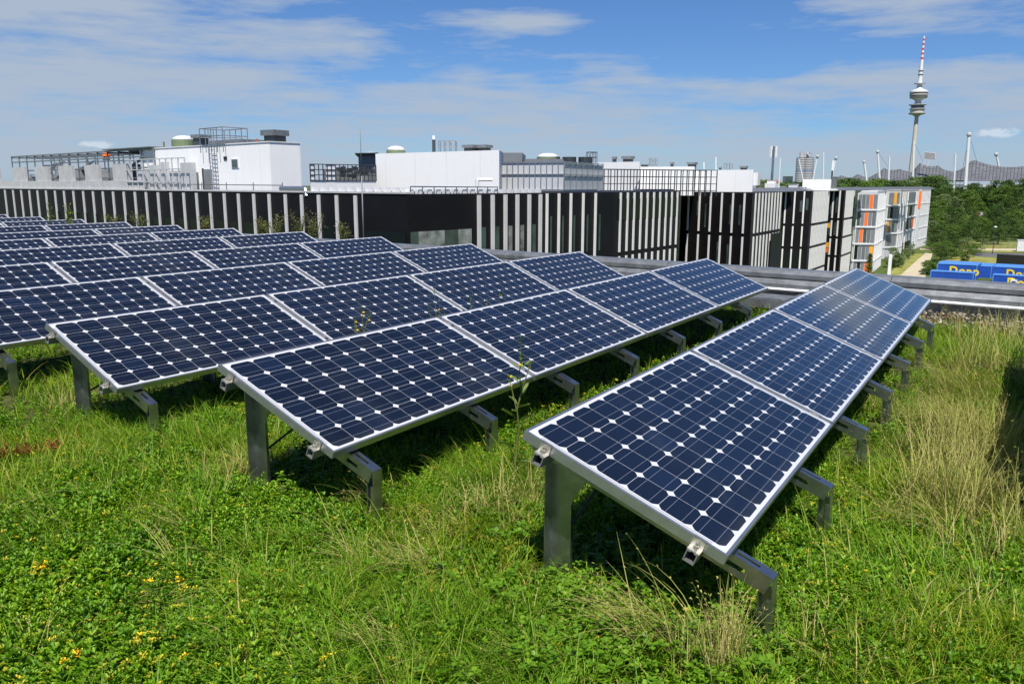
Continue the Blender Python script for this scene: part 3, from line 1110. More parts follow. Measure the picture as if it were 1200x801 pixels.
# green grass
p = np.concatenate([field(48000, -9.5, 4.4, -2.2, 7.9), field(16000, -3.6, 3.4, -2.0, 2.2)])
p = p[in_view(p)]
gw = np.clip(weight(p, GRASSY) + .45 * (vnoise(p[:, 0], p[:, 1], 1.5, 21) - .45), 0, 1)
p = p[rng.random(len(p)) < (.06 + .94 * gw) * (1 - .6 * weight(p, CLOVERY))]
n = len(p)
lng = rng.random(n) < .26 * (.35 + 1.3 * vnoise(p[:, 0], p[:, 1], 2.2, 55))
bro = (~lng) & (rng.random(n) < .12)
parts = []
for sel, pr in ((~lng & ~bro, GR), (lng, GRL), (bro, BR)):
    q = p[sel]
    parts.append(scatter(pr, with_z(q), rng.uniform(0, 6.28, len(q)), rng.uniform(.65, 1.2, len(q)), rng.normal(0, .2, (len(q), 2))))
V_ = np.concatenate([a for a, b in parts])
o_ = np.cumsum([0] + [len(a) for a, b in parts[:-1]])
Q_ = np.concatenate([b + k for (a, b), k in zip(parts, o_)])
link('grass', np_mesh('grass', V_, Q_, M['grass']), kind='stuff')

# long soft grass, combed over by the wind, in loose swathes
def soft_tuft(seed):
    g = np.random.default_rng(seed)
    ps = []
    a0 = g.uniform(-.5, .5)
    for i in range(18):
        r_, b_ = .045 * g.random() ** .5, g.uniform(0, 6.28)
        ps.append(blade((r_ * math.cos(b_), r_ * math.sin(b_), -.01), a0 + g.normal(0, .75), abs(g.normal(.35, .2)), g.uniform(.12, .30), .0042 * g.uniform(.7, 1.25), abs(g.normal(1.35, .45)), 5))
    return collect(ps)


SOFT = [soft_tuft(380 + i) for i in range(8)]
p = np.concatenate([field(9500, -9.5, 4.4, -2.2, 7.6), field(5200, -3.6, 3.4, -2.0, 2.2)])
p = p[in_view(p)]
gw = np.clip(weight(p, GRASSY) + .6 * (vnoise(p[:, 0], p[:, 1], 1.1, 63) - .5), 0, 1)
p = p[rng.random(len(p)) < .55 * gw ** 1.4]
comb = R(LEAN_DIR) + 1.6 * (vnoise(p[:, 0], p[:, 1], .8, 64) - .5) * 2
V_, Q_ = scatter(SOFT, with_z(p), comb, rng.uniform(.6, 1.15, len(p)))
link('long_grass', np_mesh('long_grass', V_, Q_, M['grass']), kind='stuff')

# dry grass: arching tufts of straw with feathery heads
def straw_tuft(seed, nb, L0, L1, az0, daz, lean, bend, spread):
    g = np.random.default_rng(seed)
    ps = []
    for i in range(nb):
        a = az0 + g.normal(0, daz)
        r_ = spread * g.random() ** .5
        b_ = g.uniform(0, 6.28)
        L = g.uniform(L0, L1)
        p0 = np.array((r_ * math.cos(b_), r_ * math.sin(b_), -.01))
        ln, bd = abs(g.normal(lean, .15)), abs(g.normal(bend, .35))
        v, q = blade(p0, a, ln, L, .0036, bd, 6)
        ps.append((v, q))
        if g.random() < .3:                                   # seed head: little spikelets along the tip
            for k in (4, 5, 6):
                tip = (np.array(v[2 * k]) + np.array(v[2 * k + 1])) / 2
                for j in range(2):
                    aa = g.uniform(0, 6.28)
                    ps.append(leaf(tip, (math.cos(aa) * .5 + math.cos(a) * .6, math.sin(aa) * .5 + math.sin(a) * .6, .35), (0, 0, 1), .012, .0035))
    return collect(ps)


# (px, py, tufts, spread m, blade length, azimuth in deg or None, lean, bend)
LEFT, RIGHT = math.degrees(YAW) + 180, math.degrees(YAW)
DRY = [(95, 470, 9, .22, .24, None, .4, 1.0), (280, 540, 10, .16, .24, None, .35, .9), (595, 605, 12, .20, .22, None, .3, .9), (560, 600, 5, .15, .2, LEFT, .5, 1),
       (620, 590, 7, .12, .3, None, .2, .5), (460, 660, 5, .18, .34, LEFT, .6, 1.1), (440, 590, 2, .05, .34, LEFT, .4, 1.0), (770, 745, 6, .10, .40, LEFT, .5, 1.1), (828, 775, 8, .08, .24, None, .12, .4), (850, 768, 6, .05, .27, None, .1, .35),
       (480, 755, 2, .12, .24, LEFT, .6, 1.0), (1130, 500, 26, .26, .46, LEFT, .5, 1.2), (1125, 590, 26, .20, .46, None, .2, .8), (1128, 540, 26, .2, .46, None, .2, .7), (1150, 530, 16, .16, .4, None, .15, .6), (1150, 430, 12, .3, .48, None, .25, .8), (1140, 470, 14, .24, .48, LEFT, .35, 1.1), (1165, 400, 8, .4, .46, None, .2, .7), (1150, 620, 6, .2, .36, None, .3, .9), (1110, 610, 8, .2, .36, LEFT, .6, 1.0), (1150, 600, 9, .18, .36, None, .25, .7), (1150, 450, 12, .35, .42, LEFT, .4, 1.2),
       (1180, 640, 6, .2, .3, None, .3, .8), (1040, 480, 4, .12, .22, None, .4, .9), (1160, 720, 3, .2, .22, None, .4, .8), (230, 640, 2, .2, .3, LEFT, .6, 1.1), (20, 600, 3, .2, .32, RIGHT, .7, 1.0), (1120, 385, 9, .5, .34, None, .2, .7),
       (1180, 395, 8, .5, .34, None, .2, .6), (690, 560, 6, .16, .26, None, .3, .8), (150, 430, 6, .3, .24, None, .4, .9), (960, 770, 3, .15, .24, None, .5, 1), (150, 700, 2, .1, .2, RIGHT, .6, 1.0), (80, 740, 2, .15, .2, None, .6, 1), (660, 770, 2, .15, .22, LEFT, .6, 1)]
parts, kk = [], 0
for a, b, nt, sp, L, azd, ln, bd in DRY:
    c = pz(a, b, SOIL)
    for i in range(nt):
        kk += 1
        q = c[:2] + rng.normal(0, sp * .6, 2)
        v, qd = straw_tuft(1000 + kk, 16, L * .55, L * 1.1, R(azd) if azd is not None else 0, .55 if azd is not None else 6.0, ln, bd, .035)
        parts.append((v + np.array((q[0], q[1], float(soil_h(q[0], q[1])))), qd))
# single dead stalks lying in the cover
for i in range(90):
    q = field(1, -3.2, 2.4, -1.6, 1.6)[0]
    kk += 1
    v, qd = straw_tuft(1000 + kk, 2, .12, .28, rng.uniform(0, 6.28), .3, .9, .8, .01)
    parts.append((v + np.array((q[0], q[1], float(soil_h(q[0], q[1])) + .02)), qd))
o_ = np.cumsum([0] + [len(a) for a, b in parts[:-1]])
link('dry_grass', np_mesh('dry_grass', np.concatenate([a for a, b in parts]), np.concatenate([b + k for (a, b), k in zip(parts, o_)]), M['straw']), kind='stuff')

# red stonecrop: along the gravel, and a few heads in the left meadow
p = np.concatenate([PAR + np.outer(rng.uniform(-5, 5, 700), pdir) + np.outer(-rng.uniform(.12, 1.2, 700) ** 1.0, pnor)])
p = p[vnoise(p[:, 0], p[:, 1], 3.0, 41) > .52]
left_red = np.concatenate([pz(a, b, SOIL)[None, :2] + rng.normal(0, .022, (5, 2)) for a, b in ((20, 526), (32, 522), (48, 522), (66, 520), (3, 533))])
p = np.concatenate([p, left_red])
dz_ = np.where(np.arange(len(p)) >= len(p) - len(left_red), .045, 0.0)
V_, Q_ = scatter(SC, with_z(p, .0) + np.column_stack([0 * dz_, 0 * dz_, dz_]), rng.uniform(0, 6.28, len(p)), rng.uniform(.7, 1.3, len(p)))
link('red_stonecrop', np_mesh('red_stonecrop', V_, Q_, M['sedum_red']), kind='stuff')

# bright yellow flower heads near the left corner
fl = [(46, 644, 14), (38, 650, 6), (64, 722, 8), (82, 744, 12), (76, 750, 6), (171, 731, 4), (205, 664, 4), (382, 760, 4), (175, 666, 3), (273, 667, 3), (205, 753, 3), (980, 668, 6)]
pts = np.concatenate([pz(a, b, SOIL + .06)[None, :2] + rng.normal(0, .012, (k, 2)) for a, b, k in fl])
V_, Q_ = scatter(BU, with_z(pts, .018), rng.uniform(0, 6.28, len(pts)), rng.uniform(.55, .95, len(pts)))
link('yellow_stonecrop_flowers', np_mesh('yellow_stonecrop_flowers', V_, Q_, M['flower']), kind='stuff')


def weed(name, label, base, tip, nl, leaf_len, flowers, seed, group='weeds growing between the panels', branch=2, mat_leaf=None):
    """upright weed: wavy stem with side shoots, narrow leaves, flower heads"""
    g = np.random.default_rng(seed)
    base, tip = Vector(base), Vector(tip)
    t = thing(name, label, 'weed', base, (0, 0, 0), group)
    H = tip - base
    L = H.length
    path = [Vector((0, 0, 0))]
    for k in range(1, 9):
        path.append(H * (k / 8) + Vector((g.normal(0, .012), g.normal(0, .012), 0)) * L * math.sin(k / 8 * 3.1))
    mb = MB()
    r0 = .0055 + .004 * min(1, L)
    for k in range(8):
        mb.tube(path[k], path[k + 1], r0 * (1 - k / 9), 6, 0, r0 * (1 - (k + 1) / 9))
    tips = [path[-1]]
    for j in range(branch):
        k = int(g.integers(4, 7))
        a = g.uniform(0, 6.28)
        q = path[k] + Vector((math.cos(a) * .22, math.sin(a) * .22, .75)).normalized() * L * g.uniform(.15, .28)
        mb.tube(path[k], q, r0 * .45, 5, 0, r0 * .2)
        tips.append(q)
    mb.build('stem', M['stem'], t)
    ps = []
    for i in range(nl):
        f = g.uniform(.12, .95)
        k = min(7, int(f * 8))
        c = path[k].lerp(path[k + 1], f * 8 - k)
        a = g.uniform(0, 6.28)
        e_ = g.uniform(.2, .9)
        ll = leaf_len * (1.2 - .8 * f) * g.uniform(.7, 1.2)
        ps.append(leaf(c, (math.cos(a) * math.cos(e_), math.sin(a) * math.cos(e_), math.sin(e_)), (0, 0, 1), ll * 1.25, ll * .32))
    for q in tips:
        for i in range(9):
            a = g.uniform(0, 6.28)
            ps.append(leaf(q - H.normalized() * g.uniform(0, .09) * L * .6, (math.cos(a) * .6, math.sin(a) * .6, .8), (0, 0, 1), .02, .006))
    V, Q = collect(ps)
    link('leaves', np_mesh('leaves', V, Q, mat_leaf or M['weed_leaf']), t)
    if flowers:
        for i in range(flowers):
            mb = MB()
            q = tips[int(g.integers(0, len(tips)))] - H.normalized() * g.uniform(0, .1) * L
            c = q + Vector((g.normal(0, .008), g.normal(0, .008), 0))
            mb.lathe([(.001, -.006), (.007, -.002), (.008, .003), (.002, .006)], c, 7)
            mb.build('flower', M['flower'], t)
    return t


tb = pz(604, 562, SOIL)
tt_ = tb + (pd(611, 396, np.dot(tb - CAM, F2)) - tb)
weed('tall_weed', 'tall yellow flowering weed standing in front of the second row, left of the nearest panel', tb, tt_, 16, .11, 4, 5, None, 3)
W_BC = [(424, 358, 'branched weed with several thin shoots poking above the second row of panels, on the left', 5, 3), (415, 374, 'short leafy weed left of a branched weed above the second row', 3, 2),
        (509, 340, 'slender upright weed at the joint above the second row of panels', 0, 2), (515, 352, 'weed with a yellow head beside a slender upright weed at a panel joint', 3, 1), (551, 349, 'small bushy weed above the top edge of the second row', 0, 1), (570, 352, 'weed with small yellow flower above the second row', 4, 2), (586, 343, 'thin weed tip rightmost above the second row of panels', 1, 0)]
for i, (a, b, lab, fl_, br_) in enumerate(W_BC):
    tp = pxp(a, b, -2.12)
    weed('small_weed', lab, (tp[0] + .02, tp[1], soil_h(tp[0], tp[1])), tp, 10, .05, fl_, 40 + i, 'small weeds between the second and third row', br_)
tp = pxp(56, 236, -15.9)
for i, (dx, dy, dzz) in enumerate(((0, 0, 0), (.25, .3, -.1), (-.2, .5, -.05))):
    weed('flowering_weed', 'bushy flowering weed among the far panel rows, ' + ('tallest of its clump' if i == 0 else 'on the right of its clump' if i == 1 else 'on the left of its clump'),
         (tp[0] + dx, tp[1] + dy, SOIL), (tp[0] + dx, tp[1] + dy, tp[2] + dzz), 50, .14, 5, 70 + i, 'weeds among the far rows', 5)

# grey-green shrubs at the roof edge
def shrub(loc, h, w, label, seed, nb=11, nl=190):
    g = np.random.default_rng(seed)
    t = thing('edge_shrub', label, 'shrub', loc, (0, 0, g.uniform(0, 6)), 'loose shrubs at the far roof edge')
    mb = MB()
    ps = []
    for i in range(nb):
        a = g.uniform(0, 6.28)
        q = Vector((math.cos(a) * w * g.uniform(.2, 1), math.sin(a) * w * g.uniform(.2, 1), h * g.uniform(.6, 1.0)))
        mid = q * .5 + Vector((0, 0, h * .12))
        mb.tube((0, 0, -.05), mid, .009, 5, 0, .006)
        mb.tube(mid, q, .006, 5, 0, .002)
        for j in range(nl // nb):
            f = g.uniform(.35, 1.05)
            c = mid.lerp(q, (f - .5) * 2) if f > .5 else mid * (f * 2)
            c = c + Vector(g.normal(0, .035, 3))
            b_ = g.uniform(0, 6.28)
            ps.append(leaf(c, (math.cos(b_), math.sin(b_), g.uniform(-.3, .9)), (0, 0, 1), g.uniform(.04, .09), .024))
    mb.build('stem', M['stem'], t)
    V, Q = collect(ps)
    link('foliage', np_mesh('foliage', V, Q, M['willow']), t)


for i, (a, ytop, D, w, lab) in enumerate([(320, 250, 19.5, .35, 'sparse pale shrub before the black building, left of the tallest roof edge shrub'), (350, 246, 19, .28, 'tallest grey green shrub at the roof edge before the black building'),
                                          (368, 250, 18.5, .3, 'loose shrub at the roof edge just left of the lightning rod, leaning right'), (402, 260, 17.8, .2, 'small thin shrub nearest to the lightning rod at the roof edge'), (305, 256, 20, .25, 'low shrub leftmost of the clump before the black building'),
                                          (240, 252, 22, .25, 'tiny shrub above the far panel row ends, left of the clump'), (165, 246, 24, .4, 'shrub above the far panel rows below the mesh screen'), (130, 250, 26, .3, 'shrub among the farthest panel rows on the left')]):
    q = pd(a, ytop, D)
    shrub((q[0], q[1], SOIL), q[2] - SOIL, w, lab, 90 + i)

# lightning rod at the roof edge
q0 = pd(425.5, 262, 18.2)
q1 = pd(422.5, 133, 18.2)
lr = thing('lightning_rod', 'thin tall metal lightning rod at the far roof edge before the black building', 'lightning rod', (q0[0], q0[1], SOIL))
v = Vector(q1) - Vector((q0[0], q0[1], SOIL))
v.x, v.y = v.x * .2, v.y * .2
mb = MB()
mb.tube((0, 0, 0), v * .55, .016, 8, 0, .013)
mb.tube(v * .55, v, .009, 8, 0, .004)
mb.build('rod', M['grey_panel'], lr, smooth=True)
MB().lathe([(.2, -.05), (.2, .12), (.05, .14)], n=16).build('footing', M['concrete'], lr)

# ================================================================== office buildings across the yard
FIN_CACHE = {}


def fin_obj(parent, T, x, y, z0, z1, w, d, m):
    """one vertical facade fin as a child of its building; equal fins share a mesh"""
    key = (round(w, 3), round(d, 3), round(z1 - z0, 2), m.name)
    if key not in FIN_CACHE:
        FIN_CACHE[key] = MB().box(-w / 2, w / 2, -d, 0, 0, z1 - z0).mesh('fin', m)
    o = link('fin', FIN_CACHE[key], parent)
    p = T @ Vector((x, y, z0))
    o.location = p - parent.location
    o.rotation_euler = (0, 0, math.atan2(T[1][0], T[0][0]))
    return o


def part(name, parent, mb, m, under=None, **k):
    """a part given in world coordinates"""
    L = parent.location
    mb.v = [(a - L.x, b - L.y, c - L.z) for a, b, c in mb.v]
    return mb.build(name, m, under or parent, **k)


def building(name, label, cat, poly, group=None):
    c = np.mean(np.array(poly), 0)
    return thing(name, label, cat, (c[0], c[1], GZ), group=group)


def facade(b, A, B, xs, z0, z1, w, d, m, breaks=(), gap=0.45):
    """fins at distances xs along A->B (fractions), broken at the floor bands"""
    T, L = frame(A, B)
    cuts = [z1] + sorted([z for z in breaks if z0 < z < z1], reverse=True) + [z0]
    for k in range(len(cuts) - 1):
        hi = cuts[k] - (gap / 2 if k else 0)
        lo = cuts[k + 1] + (gap / 2 if k < len(cuts) - 2 else 0)
        for f in xs:
            fin_obj(b, T, f * L, 0.0, lo, hi, w, d, m)
    return T, L


H1 = EYE - 0.50
# --- long black building on the left
LA, LB_ = plan(0, 84), plan(440, 45)
ld = (LB_ - LA) / np.linalg.norm(LB_ - LA)
lnrm = np.array([-ld[1], ld[0]])
if lnrm @ F2[:2] < 0:
    lnrm = -lnrm
LS = LA - ld * 30


def along(px, A, B):
    """fraction along the plan line A->B where the sight line of column px meets it"""
    d = ray(px, 230)[:2]
    e = B - A
    s = np.linalg.solve(np.array([[d[0], -e[0]], [d[1], -e[1]]]), A - CAM[:2])
    return s[1]


LE = LA + (LB_ - LA) * along(477, LA, LB_)
LE2 = LE + (LE - CAM[:2]) / np.linalg.norm(LE - CAM[:2]) * 16 - ld * 3
polyL = [LS, LE, LE2, LS + lnrm * 26]
bl = building('black_office_building', 'long black office building on the left with pale vertical fins and white rooftop block', 'building', polyL)
part('wall', bl, MB().prism([tuple(p) for p in polyL], GZ, H1), M['black_clad'])
Lw = float(np.linalg.norm(LE - LS))
Tl, _ = frame(LS, LE)
# fins seen at these columns of the facade
fin_px = [-40, -28, -16, -3.5, 7, 16.5, 26, 35.5, 45, 55, 65.5, 76, 87, 98.5, 110, 121.5, 133.5, 146, 159, 172, 186, 201, 216, 231, 247, 263.5, 280, 298, 316, 335, 354, 374, 395, 417]


for px in fin_px:
    f = along(px, LS, LE)
    fin_obj(bl, Tl, f * Lw, 0.0, H1 - 6.0, H1 - 0.12, .22, .10, M['fin'])
# glazed strips between the lower parts of the fins, and the clear band on the right
for px in fin_px[8:-1]:
    f = along(px + 10, LS, LE)
    part('window', bl, MB().box(f * Lw - .5, f * Lw + .5, -.04, .02, H1 - 5.6, H1 - 1.95, 0, Tl), M['glass_dark'])
f0, f1 = along(426, LS, LE), along(474, LS, LE)
part('window', bl, MB().box(f0 * Lw, f1 * Lw, -.05, .02, H1 - 5.2, H1 - 2.05, 0, Tl), M['glass_dark'])
# pale roof kerb and the row of concrete screens with a steel frame behind
k0, k1 = 0.0, along(168, LS, LE) * Lw
part('roof_kerb', bl, MB().box(0, Lw, -.06, .5, H1 + .003, H1 + .10, 0, Tl), M['concrete'])
part('parapet_wall', bl, MB().box(0, k1, .05, .40, H1 + .10, H1 + .75, 0, Tl), M['concrete'])
for c, w in ((-4, 8), (23.5, 14), (50, 15), (78, 16), (108.5, 16), (142, 18)):
    a, b_ = along(c - w / 2, LS, LE) * Lw, along(c + w / 2, LS, LE) * Lw
    part('concrete_screen', bl, MB().box(a, b_, .10, .34, H1 + .75, H1 + 2.05, 0, Tl), M['concrete'])
mb = MB()
s0, s1 = along(5, LS, LE) * Lw, along(168, LS, LE) * Lw
for z in (H1 + .9, H1 + 1.7, H1 + 2.55, H1 + 3.1):
    mb.box(s0, s1, 1.0, 1.12, z, z + .11, 0, Tl)
    mb.box(s0, s1, 5.0, 5.12, z, z + .11, 0, Tl)
n = 15
for i in range(n + 1):
    x = s0 + (s1 - s0) * i / n
    for y in (1.0, 5.0):
        mb.box(x - .06, x + .06, y + .02, y + .10, H1, H1 + 3.15, 0, Tl)
    mb.box(x - .05, x + .05, 1.12, 5.0, H1 + 3.0, H1 + 3.1, 0, Tl)
part('steel_frame', bl, mb, M['frame_steel'])
mb = MB()
for i in range(9):
    x = s0 + (s1 - s0) * (i + .3) / 9
    part('plant_equipment', bl, MB().box(x, x + 2.0 + .8 * random.random(), 2.2, 4.2, H1, H1 + 1.3 + 1.0 * random.random(), 0, Tl), M['plant_grey'])
mb = MB()
for i in range(26):
    x = s0 + (s1 - s0) * random.random()
    y = random.uniform(1.5, 4.6)
    z = H1 + random.uniform(.8, 2.7)
    mb = MB()
    mb.tube(Tl @ Vector((x, y, z)), Tl @ Vector((x + random.uniform(1, 3), y, z + random.choice((0, 0, .6)))), .12, 8)
    part('duct_pipe', bl, mb, M['alu'])
# dark plant room behind
a, b_ = along(134, LS, LE) * Lw, along(176, LS, LE) * Lw
part('plant_room', bl, MB().box(a + 3.0, b_ + 3, 6.0, 9, H1, H1 + 3.95, 0, Tl), M['grey_panel'])
part('canopy', bl, MB().box(along(113, LS, LE) * Lw, along(168, LS, LE) * Lw, .8, 6.0, H1 + 3.25, H1 + 3.33, 0, Tl), M['frame_steel'])
wk = pd(125, 183, 72)
ma = MB()
ma.lathe([(.2, 0), (.35, .1), (.3, .35), (.05, .45)], (wk[0], wk[1], wk[2] - .1), 10)
part('warning_lamp', bl, ma, M['orange'])

# white rooftop block
SET = 1.2
def onl(px):
    """distance along the white block's front at column px"""
    A2 = np.array((Tl @ Vector((0, SET, 0)))[:2])
    B2 = np.array((Tl @ Vector((Lw, SET, 0)))[:2])
    return along(px, A2, B2) * Lw


w0, w1 = onl(168), onl(319)
TOPW = H1 + 3.15
cor = np.array((Tl @ Vector((w1, SET, 0)))[:2])
WD = along(354.5, cor, cor + np.array([Tl[0][1], Tl[1][1]]))
wb = part('white_block', bl, MB().box(w0, w1, SET, SET + WD, H1 + .01, TOPW, 0, Tl), M['white_wall'])
part('block_coping', bl, MB().box(w0 - .05, w1 + .05, SET - .05, SET + WD + .05, TOPW + .002, TOPW + .07, 0, Tl), M['white_metal'], under=wb)


def zat(px, py, y=SET):
    x_ = onl(px)
    p = Tl @ Vector((x_, y, 0))
    return hz(py, float(np.dot(np.array(p[:2]) - CAM[:2], F2[:2])))


def front_box(nm, px0, px1, py0, py1, dep, m, y=SET, b=None):
    z0, z1 = zat((px0 + px1) / 2, py1), zat((px0 + px1) / 2, py0)
    return part(nm, bl, MB().box(onl(px0), onl(px1), y - dep, y, z0, z1, 0, Tl), m)


dd = front_box('door', 241, 250.5, 199, 222.5, .06, M['grey_panel'])
front_box('door_frame', 240, 241, 198, 222.5, .10, M['dark_steel'])
front_box('window', 265.5, 269, 184, 188, .05, M['glass_dark'])
wf = front_box('window', 274, 282.5, 186.5, 197.5, .05, M['white_metal'])
z0, z1 = zat(278, 196.5), zat(278, 187.5)
pn = MB().box(onl(275), onl(281.5), SET - .075, SET - .052, z0, z1, 0, Tl)
part('pane', bl, pn, M['glass_green'], under=wf)
# ladder with guard rails
xl0, xl1 = onl(253.5), onl(259.5)
mb = MB()
for x in (xl0, xl1):
    mb.tube(Tl @ Vector((x, SET - .3, H1)), Tl @ Vector((x, SET - .3, TOPW + 1.1)), .035, 6)
z = H1 + .3
while z < TOPW:
    mb.tube(Tl @ Vector((xl0, SET - .3, z)), Tl @ Vector((xl1, SET - .3, z)), .022, 6)
    z += .28
part('ladder', bl, mb, M['alu'])
mb = MB()
xr0, xr1 = onl(243.5), onl(270)
for x in np.linspace(xr0, xr1, 5):
    for y in (SET - .3, SET + 1.6):
        mb.tube(Tl @ Vector((x, y, TOPW - .5)), Tl @ Vector((x, y, TOPW + 1.15)), .03, 6)
for z in (TOPW + .6, TOPW + 1.15):
    for y in (SET - .3, SET + 1.6):
        mb.tube(Tl @ Vector((xr0, y, z)), Tl @ Vector((xr1, y, z)), .03, 6)
    for x in (xr0, xr1):
        mb.tube(Tl @ Vector((x, SET - .3, z)), Tl @ Vector((x, SET + 1.6, z)), .03, 6)
part('guard_rail', bl, mb, M['galv'])


def dome(b, px, py, D, r, base_m=None):
    q = pd(px, py, D)
    mb = MB()
    mb.lathe([(r, -1.6), (r, .22), (r * .96, .25)], q, 20)
    sb = part('skylight_base', b, mb, M['dome_green'])
    mb = MB()
    mb.lathe([(r * .97, .252), (r * .85, .42), (r * .5, .56), (.05, .6)], q, 20)
    part('skylight_dome', b, mb, M['white_metal'], under=sb, smooth=True)


def vent(b, px, py, D, w, h, base=True):
    q = pd(px, py, D)
    mb = MB()
    mb.box(-w * .38, w * .38, -w * .38, w * .38, -1.2, h * .5)
    mb.v = [(x + q[0], y + q[1], z_ + q[2]) for x, y, z_ in mb.v]
    vs_ = part('vent_shaft', b, mb, M['dark_steel'])
    mb = MB()
    mb.box(-w * .5, w * .5, -w * .5, w * .5, h * .5 + .002, h)
    mb.v = [(x + q[0], y + q[1], z_ + q[2]) for x, y, z_ in mb.v]
    part('vent_hood', b, mb, M['zinc'], under=vs_)


dome(bl, 216, 168, 66, .95)
vent(bl, 236, 166, 64, 1.1, .5)
vent(bl, 322.5, 166, 55, 1.3, .72)
for a, b_ in ((192, 169), (301, 166)):
    q = pd(a, b_, 67 if a < 200 else 58)
    mb = MB()
    mb.tube((q[0], q[1], q[2] - .9), (q[0], q[1], q[2] + .2), .06, 8)
    part('vent_pipe', bl, mb, M['rust'])
# mesh screen cage in front of the block
mb = MB()
c0, c1 = onl(168.5), onl(238)
ya = -.05
for i in range(11):
    x = c0 + (c1 - c0) * i / 10
    mb.box(x - .035, x + .035, ya, ya + .07, H1 + .1, H1 + 2.35, 0, Tl)
for z in (H1 + .62, H1 + 1.52, H1 + 2.28):
    mb.box(c0, c1, ya - .01, ya + .06, z, z + .07, 0, Tl)
part('screen_frame', bl, mb, M['mesh_wall'])
mb = MB()
for i, (fa, fb, za, zb) in enumerate(((.08, .2, .1, 1.5), (.3, .42, .1, 1.9), (.64, .8, .1, 1.45), (.82, .98, .1, 2.0), (.5, .56, .1, 2.1))):
    mb.box(c0 + (c1 - c0) * fa, c0 + (c1 - c0) * fb, .5, .9, H1 + za, H1 + zb, 0, Tl)
part('screen_panel', bl, mb, M['mesh_wall'])
# roof edge rail
mb = MB()
xa = along(-20, LS, LE) * Lw
xb = along(330, LS, LE) * Lw
mb.tube(Tl @ Vector((xa, .1, H1 + .62)), Tl @ Vector((xb, .1, H1 + .42)), .028, 6)
for i in range(18):
    x = xa + (xb - xa) * i / 17
    mb.tube(Tl @ Vector((x, .1, H1)), Tl @ Vector((x, .1, H1 + .6)), .03, 6)
part('edge_rail', bl, mb, M['galv'])
# insulated pipe elbow at the right end of the kerb
mb = MB()
z = hz(221.5, 49)
mb.tube(Tl @ Vector((along(328, LS, LE) * Lw, .1, z)), Tl @ Vector((along(357, LS, LE) * Lw, .1, z)), .15, 10)
mb.tube(Tl @ Vector((along(356.5, LS, LE) * Lw, .1, z)), Tl @ Vector((along(359, LS, LE) * Lw, .05, z - .45)), .15, 10)
part('pipe_elbow', bl, mb, M['alu'])
# low row of white ballast blocks on the right part of the roof
mb = MB()
for i in range(11):
    x = along(362 + i * 10.5, LS, LE) * Lw
    part('ballast_block', bl, MB().box(x, x + .28, .2, .5, H1 + .1, H1 + .34, 0, Tl), M['white_metal'])

# --- second rooftop: frames and white block that stand on the building behind the inner corner
P1 = [LE, plan(637, 52), plan(720, 58), plan(797, 67), plan(770, 90), plan(640, 88), LE2]
b1 = building('office_pavilion', 'black office pavilion in the middle with broad pale columns and a white rooftop block', 'building', P1)
part('wall', b1, MB().prism([tuple(p) for p in P1], GZ, H1 - .02), M['black_clad'])
A, B = P1[0], P1[1]
T1, L1 = frame(A, B)
for px in (560.5, 576.5, 591.5, 605.5, 619.5, 632.5):
    fin_obj(b1, T1, along(px, A, B) * L1, 0, H1 - 5.2, H1 - .10, .24, .12, M['fin'])
for px0, px1, m in ((480, 489, 'glass_green'), (489.6, 500, 'curtain'), (500.6, 520, 'curtain'), (520.6, 536, 'glass_green'), (536.6, 552, 'curtain')):
    part('window', b1, MB().box(along(px0, A, B) * L1, along(px1, A, B) * L1, -.03, .05, H1 - 5.0, H1 - 2.0, 0, T1), M[m])
for px in (564.5, 580.5, 596, 610, 624):
    x = along(px, A, B) * L1
    part('window', b1, MB().box(x, x + .32, -.03, .05, H1 - 5.0, H1 - 1.95, 0, T1), M['curtain' if px in (596, 610) else 'glass_green'])
A, B = P1[1], P1[2]
T2, L2 = frame(A, B)
for px in (640.5, 654.5, 668.5, 683, 697.5):
    fin_obj(b1, T2, along(px, A, B) * L2, 0, H1 - 4.35, H1 - .06, .17, .10, M['fin_white'])
for px in (645, 659, 672.5, 688, 702.5):
    x = along(px, A, B) * L2
    part('window', b1, MB().box(x, x + .16, -.03, .05, H1 - 4.0, H1 - 1.5, 0, T2), M['glass_green'])
A, B = P1[2], P1[3]
BAND1 = EYE - 4.94
facade(b1, A, B, [along(px, A, B) for px in (727, 735.3, 743, 751, 758.5, 766, 773.2, 780.3, 787, 793.5)], H1 - 11, H1 - .06, .21, .08, M['fin_white'], (BAND1, BAND1 - 5.0), .32)
T3, L3 = frame(A, B)
part('upper_window_band', b1, MB().box(.6, L3 - .3, -.03, .05, H1 - 2.0, H1 - .5, 0, T3), M['glass_dark'])

# rooftop of the pavilion
W2 = [plan(441, 62), plan(585, 55), plan(597, 68), plan(455, 78)]
part('white_block', b1, MB().prism([tuple(p) for p in W2], H1, hz(178, 58)), M['white_wall'])
part('dark_block', b1, MB().prism([tuple(plan(590, 60)), tuple(plan(612, 60)), tuple(plan(616, 66)), tuple(plan(594, 66))], H1, hz(179, 60)), M['grey_panel'])
part('dark_block', b1, MB().prism([tuple(plan(421, 66)), tuple(plan(444, 64.5)), tuple(plan(446, 72)), tuple(plan(424, 72))], H1, hz(182, 66)), M['grey_panel'])
part('canopy', b1, MB().prism([tuple(plan(417, 65)), tuple(plan(444, 64)), tuple(plan(446, 72)), tuple(plan(420, 72))], hz(181.3, 66), hz(180.2, 66)), M['dark_steel'])
dome(b1, 464, 180, 66, .75)
for a, D in ((552, 60), (567, 60)):
    vent(b1, a, 177, D, .95, .42)
mb = MB()
q = pd(508.5, 177, 64)
mb.tube((q[0], q[1], q[2] - 1), (q[0], q[1], q[2] + .85), .13, 8)
flu = part('flue', b1, mb, M['dark_steel'])
mb = MB()
